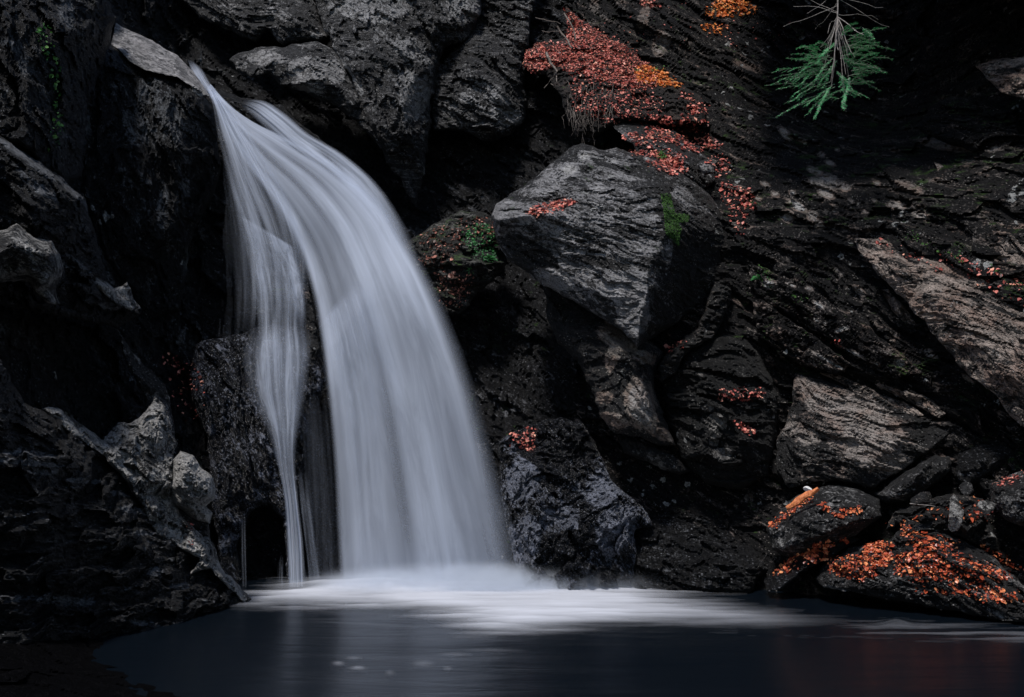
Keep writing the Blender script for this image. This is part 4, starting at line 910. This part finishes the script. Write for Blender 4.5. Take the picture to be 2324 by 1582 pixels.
litter('orange-red leaves heaped on the ledge by the right water edge', [
 ("2040 1190;2110 1215;2180 1230;2150 1250;2080 1250;2050 1220", 190), ("1960 1240;2010 1230;2030 1260;2010 1290;1960 1280", 330), ("1880 1270;1960 1260;1990 1310;1940 1320;1880 1300", 260),
 ("2030 1260;2140 1240;2260 1290;2300 1320;2200 1310;2100 1320;2030 1300", 560), ("2120 1310;2230 1320;2330 1360;2260 1370;2180 1350", 150), ("2220 1230;2290 1270;2330 1300;2280 1280", 60), ("1990 1200;2230 1130;2250 1180;2120 1180", 70), ("2060 1330;2200 1350;2100 1350", 20)], size=.045, clump=.7,
 mat=leaf_mat('wet_red_leaf', [(.12, .02, .015), (.42, .07, .03), (.70, .18, .08), (.85, .36, .16)], .35))
litter('red leaves lining the dark slanting slab', [("1745 1312;1790 1272;1850 1238;1920 1218;1930 1225;1870 1262;1810 1285", 230)], size=.055, clump=.3,
 mat=bpy.data.materials['wet_red_leaf'])
litter('strip of red leaves on the rounded lower right boulder', [("1885 1168;1950 1150;1955 1160;1890 1175", 60), ("1745 1195;1790 1160;1840 1125;1850 1130;1800 1165;1750 1200", 110), ("1860 1140;1885 1145;1880 1165", 14)], size=.045, clump=.1,
 mat=bpy.data.materials['wet_red_leaf'])
litter('red and tan leaves on the rounded rock at the right edge', [("2250 1105;2290 1085;2330 1070;2330 1080;2270 1105", 50)], size=.04, clump=.1)
litter('sparse autumn leaves over the right rock wall', [("1960 535;2330 640;2330 700;2200 640;2000 570", 70), ("2100 560;2330 660;2330 640;2200 590", 40), ("1850 760;1930 780;1900 800", 12), ("1450 0;1500 5;1500 20;1460 15", 60), ("1200 90;1560 0;1800 40;1800 120;1600 110", 60)], size=.045, clump=.5)

# ---- tubes for twigs, stems and roots
def tube(paths, name, mat, sides=5):
    V = []; F = []
    for pts, r0, r1 in paths:
        pts = [Vector(p) for p in pts]; n = len(pts); base = len(V)
        for i, p in enumerate(pts):
            d = (pts[min(i + 1, n - 1)] - pts[max(i - 1, 0)]).normalized()
            u = d.orthogonal().normalized(); w = d.cross(u); r = r0 + (r1 - r0) * i / (n - 1)
            for k in range(sides):
                a = 2 * math.pi * k / sides
                V.append(p + (u * math.cos(a) + w * math.sin(a)) * r)
        for i in range(n - 1):
            for k in range(sides):
                a = base + i * sides + k; b = base + i * sides + (k + 1) % sides
                F.append((a, b, b + sides, a + sides))
    V = np.array([tuple(v) for v in V])
    return mesh_np(name, V, F, mat, True, origin=[V[:, 0].mean(), V[:, 1].mean(), V[:, 2].min()])
def simple_mat(name, c1, c2, scale=20, rough=.7, bump=.3):
    m, nt, P, out = mat_new(name); g = G(nt)
    pos = g.n("ShaderNodeNewGeometry"); n = g.noise(pos.outputs['Position'], scale, 5, .65)
    g.l(g.mix(g.step(n, .35, .65), c1, c2), P.inputs['Base Color']); P.inputs['Roughness'].default_value = rough
    b = g.n("ShaderNodeBump"); b.inputs['Strength'].default_value = bump; b.inputs['Distance'].default_value = .02
    g.l(n, b.inputs['Height']); g.l(b.outputs[0], P.inputs['Normal'])
    return m
M_twig = simple_mat('grey_twig_bark', (.10, .09, .085), (.24, .22, .21))
M_bark = simple_mat('rotten_orange_bark', (.30, .07, .02), (.55, .19, .06), 30)
M_root = simple_mat('root_bark', (.05, .04, .035), (.20, .17, .15))
M_needle = leaf_mat('hemlock_needle', [(.01, .08, .03), (.025, .26, .09), (.06, .50, .16), (.35, .45, .34)], .6, .15)

def wander(a, b, n, amp, sag=0.0):
    a, b = Vector(a), Vector(b); out = []
    o = Vector((0, 0, 0))
    for i in range(n + 1):
        t = i / n
        o += Vector((rnd.gauss(0, amp), rnd.gauss(0, amp), rnd.gauss(0, amp)))
        out.append(a.lerp(b, t) + o * math.sin(t * math.pi * .8) + Vector((0, 0, -sag * math.sin(t * math.pi))))
    return out

# ---- hemlock boughs hanging over the gorge
def hemlock():
    root_px = (1908, -60)
    Y0 = 15.6
    root = Vector(at(1908, -120, Y0))
    e = tag(empty('hemlock_bough', root), 'green hemlock bough hanging down against the black shade at the upper right', 'branch')
    woods = []; need = Leaves()
    stem = wander(root, at(1900, 40, Y0), 8, .01); woods.append((stem, .016, .012))
    hub = stem[-1]
    for tx, ty, r in ((1875, 95, .008), (1886, 110, .008), (1894, 100, .007), (1905, 115, .012), (1865, 105, .006), (1942, 128, .009), (1958, 80, .009), (1880, 80, .006), (1912, 90, .007)):
        woods.append((wander(hub, at(tx, ty, Y0 - .2 + rnd.uniform(-.3, .3)), 7, .012), r, r * .5))
    # bare dead twigs fanning to both sides
    for tx, ty in ((1800, 20), (1780, 60), (1830, 30), (1850, 70), (2020, 55), (1990, 50), (2000, 10), (1840, 0), (1990, -10)):
        a = hub + Vector((0, 0, rnd.uniform(0, .5)))
        woods.append((wander(a, at(tx, ty, Y0 + rnd.uniform(-.2, .5)), 6, .015), .005, .0025))
    sprays = [((1890, 110), (1845, 115)), ((1880, 130), (1812, 128)), ((1870, 140), (1795, 145)), ((1880, 150), (1815, 168)), ((1870, 160), (1765, 180)), ((1860, 180), (1750, 192)),
              ((1890, 165), (1800, 215)), ((1880, 190), (1775, 232)), ((1870, 215), (1785, 262)), ((1895, 200), (1830, 240)), ((1905, 150), (1860, 195)), ((1920, 130), (1985, 120)), ((1925, 145), (1985, 165)),
              ((1930, 165), (1988, 160)), ((1930, 185), (1965, 185)), ((1920, 205), (1960, 225)), ((1930, 100), (1990, 98)), ((1925, 90), (1975, 75)), ((1910, 130), (1940, 155)), ((1900, 170), (1940, 205)),
              ((1940, 110), (2008, 132)), ((1950, 60), (1988, 88)), ((1905, 70), (1950, 60)), ((1890, 120), (1835, 150)), ((1895, 140), (1850, 178)), ((1910, 180), (1905, 235)), ((1885, 205), (1830, 262)), ((1870, 125), (1830, 105)),
              ((1915, 110), (1950, 100)), ((1900, 95), (1870, 120)), ((1940, 80), (2000, 60)), ((1900, 215), (1870, 225))]
    crown = [q[:2] for q in S("1880 50;1930 70;1990 70;2010 130;1990 175;1975 200;1940 225;1900 245;1840 255;1790 262;1770 235;1752 185;1790 150;1815 120")]
    k = 0
    while k < 22:
        x, y = rnd.uniform(1770, 2000), rnd.uniform(75, 255)
        if not in_poly(x, y, crown): continue
        k += 1; s = -1 if x < 1915 else 1
        sprays.append(((x - s * 18, y - 6), (x + s * rnd.uniform(18, 34), y + rnd.uniform(-4, 12) * (1 if s < 0 else .4))))
    for (ax, ay), (bx, by) in sprays:
        for rep in range(2 if len(woods) < 900 else 1):
            yo = Y0 + rnd.uniform(-.55, .45)
            a = Vector(at(ax + rnd.gauss(0, 8), ay + rnd.gauss(0, 6), yo)); b = Vector(at(bx + rnd.gauss(0, 10), by + rnd.gauss(0, 7), yo - rnd.uniform(0, .25)))
            ax_ = wander(a, b, 7, .01, -.02)
            woods.append((ax_, .004, .0015))
            if rep == 0 and len(woods) < 500: woods.append((wander(hub, a, 5, .012), .005, .0035))
            d = (b - a).normalized(); side = d.cross(Vector((0, .3, 1))).normalized()
            pts = []
            for i in range(1, 8):
                for s in (-1, 1):
                    ln = .115 * (1 - i / 9.5) * rnd.uniform(.6, 1.2)
                    p0 = ax_[i]; p1 = p0 + (d * .9 + side * s * .8 + Vector((0, 0, rnd.gauss(-.05, .12)))).normalized() * ln
                    woods.append(([p0, p1], .0016, .0008)); pts.append((p0, p1))
            pts += [(ax_[i], ax_[i + 1]) for i in range(7)]
            for p0, p1 in pts:
                L = (p1 - p0).length; k = max(3, int(L / .010)); dd = (p1 - p0).normalized()
                for j in range(k):
                    p = p0.lerp(p1, j / k)
                    s = 1 if j % 2 else -1
                    sd2 = dd.cross(Vector((rnd.gauss(0, .2), rnd.gauss(0, .2) - .2, 1))).normalized() * s
                    nd = (sd2 + dd * .6).normalized(); q = p + nd * rnd.uniform(.022, .036)
                    w = dd * .0045
                    kk = len(need.V); need.V += [p - w, p + w, q + w * .5, q - w * .5]; need.F.append((kk, kk + 1, kk + 2, kk + 3)); need.T += [min(1, max(0, rnd.gauss(.55, .28)))] * 4
    parent(tube(woods, 'twigs', M_twig, 4), e)
    parent(need.build('needles', M_needle), e)
hemlock()

# ---- roots dangling from the bank
e = tag(empty('hanging_roots', at(1330, 310, 18.5)), 'tangle of thin pale roots dangling below the leafy bank', 'roots')
pp = []
for i in range(95):
    x = rnd.uniform(1285, 1400); y0 = rnd.uniform(185, 265); ln = rnd.uniform(25, 75) * (1.0 if x < 1365 else .5)
    h = cast(x, y0)
    if not h: continue
    if i > 40: y0 += 25
    p = h[0] + Vector((0, -.06, 0)); sc_m = p.y / FD
    pp.append((wander(p, p + Vector((rnd.gauss(0, .05), -.02, -ln * sc_m)), 6, .022), .005, .0015))
parent(tube(pp, 'root_strands', M_root, 4), e)
# ---- dead branches on top of the bank
pp = []
for a, b, r in (((1265, 60), (1300, 110), .02), ((1280, 30), (1305, 95), .015), ((1240, 120), (1262, 165), .03), ((1215, 40), (1270, 55), .006), ((1230, 70), (1275, 85), .006), ((1262, 165), (1275, 200), .012), ((1250, 190), (1290, 215), .006), ((1235, 200), (1262, 165), .006)):
    pa = Vector(at(a[0], a[1], 19.4)); pb = Vector(at(b[0], b[1], 19.3)); pp.append((wander(pa, pb, 6, .015), r, r * .6))
tag(tube(pp, 'dead_branch', M_root, 6), 'broken dark dead branches leaning on top of the leafy bank', 'branch')
# ---- reed-like stick slanting out of the water, pale twig, bark, pale stone
tag(tube([(wander(ground(1686, 1322) + np.array([0, -.1, -.05]), at(1740, 1255, 15.3), 6, .004), .007, .005)], 'stick', M_twig, 6), 'thin straight stick slanting out of the water below the rounded boulder', 'stick')
tag(tube([(wander(at(2065, 1143, 14.3), at(2122, 1150, 14.1), 5, .004), .006, .004)], 'twig', M_twig, 6), 'pale twig lying across the broken stones at the lower right', 'twig')
def on_rock(pts, lift=.03):
    out = []
    for x, y in pts:
        h = cast(x, y); out.append(h[0] + h[1] * lift)
    return out
def prism_along(pts, w, t, name, mat):
    V = []; F = []
    n = len(pts)
    for i, p in enumerate(pts):
        d = (pts[min(i + 1, n - 1)] - pts[max(i - 1, 0)]).normalized()
        up = Vector((0, -.7, .7)); s = d.cross(up).normalized(); up = s.cross(d)
        ww = w * (.35 + .65 * math.sin(math.pi * (i + .6) / (n + .2))) * rnd.uniform(.85, 1.15)
        for k in range(7):
            a = math.pi * k / 6
            V.append(p + s * math.cos(a) * ww + up * (math.sin(a) * t * rnd.uniform(.8, 1.25)))
        for k in range(7):
            a = math.pi * (6 - k) / 6
            V.append(p + s * math.cos(a) * ww * .8 + up * (math.sin(a) * t * .4 - .01))
    for i in range(n - 1):
        for k in range(14):
            a = i * 14 + k; b = i * 14 + (k + 1) % 14
            F.append((a, b, b + 14, a + 14))
    for base in (0, (n - 1) * 14):
        for k in range(6): F.append((base + k, base + k + 1, base + 12 - k, base + 13 - k))
    V = np.array([tuple(v) for v in V])
    return mesh_np(name, V, F, mat, False, origin=[V[:, 0].mean(), V[:, 1].mean(), V[:, 2].min()])
ptsb = [Vector(at(1785 + 73 * t, 1154 - 46 * t + 2 * math.sin(9 * t), 15.15 - .1 * t)) for t in np.linspace(0, 1, 12)]
tag(prism_along(ptsb, .055, .04, 'bark_strip', M_bark), 'strip of rotten orange bark lying on the rounded lower right boulder', 'bark')
def stone(label, x, y, Y, w, h, d, mat, rot=0, name='stone'):
    import bmesh
    bm = bmesh.new(); bmesh.ops.create_icosphere(bm, subdivisions=3, radius=1)
    c = at(x, y, Y); sd0 = rnd.random() * 50
    cuts = [Vector((rnd.gauss(0, 1), rnd.gauss(0, 1), rnd.gauss(0, 1))).normalized() for _ in range(9)]
    for v in bm.verts:
        p = v.co.copy()
        for k in cuts:
            dd = p.dot(k)
            if dd > .62: p -= k * (dd - .62)
        p = Vector((p.x * w, p.y * d, p.z * h))
        p = Matrix.Rotation(R(rot), 3, 'Y') @ p
        v.co = p * (1 + .04 * rnd.gauss(0, 1))
    me = bpy.data.meshes.new(name); bm.to_mesh(me); bm.free(); me.materials.append(mat)
    o = bpy.data.objects.new(name, me); C.objects.link(o); o.location = [float(t) for t in c]
    return tag(o, label, 'stone')
M_white = simple_mat('white_quartz', (.55, .55, .56), (.78, .78, .78), 25, .5)
stone('small white quartz stone perched on the rounded boulder above the orange bark', 1835, 1110, 15.25, .075, .042, .06, M_white, 12)
stone('upright pale stone fragment standing in the rubble', 2168, 1165, 13.85, .11, .26, .12, M_lump, 8)
stone('pale stone lump at the right of the rubble', 2238, 1152, 13.8, .13, .10, .1, M_lump, -20)
stone('greenish flat stone at the left of the rubble', 2092, 1132, 14.3, .16, .09, .1, M_col, -15)
stone('squared grey stone at the back of the rubble', 2195, 1112, 14.3, .12, .10, .1, M_block, 5)

# ---- ivy on the left pillar, ferns, moss
def greens(label, areas, size, name, cat, up=.2, mat=M_green, lift=.04):
    Lv = Leaves()
    for poly, cnt in areas:
        P = [q[:2] for q in S(poly)]; xs = [q[0] for q in P]; ys = [q[1] for q in P]; k = 0; tr = 0
        while k < cnt and tr < cnt * 20:
            tr += 1
            x = rnd.uniform(min(xs), max(xs)); y = rnd.uniform(min(ys), max(ys))
            if not in_poly(x, y, P): continue
            h = cast(x, y)
            if not h: continue
            n = (h[1] * .6 + Vector((rnd.gauss(0, .35), -.4 + rnd.gauss(0, .3), up + rnd.gauss(0, .4)))).normalized()
            Lv.leaf(h[0] + h[1] * lift, n, size * rnd.uniform(.6, 1.2), min(1, max(0, rnd.gauss(.5, .3)))); k += 1
    return tag(Lv.build(name, mat), label, cat, kind='stuff')
M_ivy = leaf_mat('ivy_leaf', [(.01, .05, .01), (.03, .13, .02), (.10, .24, .04)], .35)
greens('small bright green creeper leaves trailing down the black left wall', [("75 55;110 60;120 110;135 160;140 300;120 350;105 320;120 230;95 130", 120)], .05, 'creeper', 'creeper', mat=M_ivy)
M_moss = leaf_mat('moss_tuft', [(.012, .04, .01), (.035, .10, .015), (.07, .17, .03)], .85)
greens('bright moss streak down the right face of the big boulder', [("1498 440;1520 440;1530 480;1545 520;1540 560;1510 530;1505 480", 2200), ("1530 485;1565 488;1560 505;1530 505", 420)], .02, 'moss', 'moss', mat=M_moss, lift=.01)
greens('green ferny moss on the ledge right of the waterfall', [("1040 540;1070 510;1110 510;1130 560;1120 600;1080 590", 420), ("1050 620;1070 600;1080 620", 20)], .035, 'moss', 'moss', mat=M_green, lift=.03)
greens('small moss tufts beside the leaf bank and slab', [("1525 150;1440 165;1430 150;1470 175;1445 180", 40), ("1490 345;1510 345;1505 365;1485 362", 40), ("1455 375;1475 370;1485 385;1460 385", 0)], .045, 'moss', 'moss', mat=M_moss)
greens('sparse green tufts on the shaded right wall', [("1715 600;1760 640;1740 650", 25), ("1790 660;1830 680;1810 690", 30), ("2060 520;2200 580;2180 600;2060 540", 50), ("2240 600;2330 650;2300 650", 20)], .035, 'moss', 'moss', mat=M_moss)
def fern(label, x, y, n=5, L=.16):
    h = cast(x, y)
    p0 = h[0] + h[1] * .02
    e = tag(empty('fern', p0), label, 'fern')
    for i in range(n):
        Lv = Leaves(); a = math.pi * (.12 + .76 * i / max(1, n - 1)); dirv = Vector((math.cos(a), -.5, math.sin(a) * .6 + .1)).normalized()
        path = [p0 + dirv * L * t + Vector((0, 0, -L * .5 * t * t)) for t in np.linspace(0, 1, 10)]
        for j in range(1, 10):
            d = (path[j] - path[j - 1]).normalized(); s = d.cross(Vector((0, -.6, .8))).normalized()
            for sg in (-1, 1):
                w = L * .36 * (1 - (j / 10.5) ** 1.5); c = path[j]; k = len(Lv.V)
                Lv.V += [c - d * .008, c + d * .008, c + s * sg * w + d * w * .4, c + s * sg * w * .6 - d * .002]
                Lv.F.append((k, k + 1, k + 2, k + 3)); Lv.T += [rnd.uniform(.5, 1)] * 4
        parent(Lv.build('frond', M_green), e)
fern('small bright green fern in the dark cleft right of the big boulder', 1725, 632, 6, .17)
fern('little fern under the overhang beside the mossy ledge', 1110, 590, 5, .16)
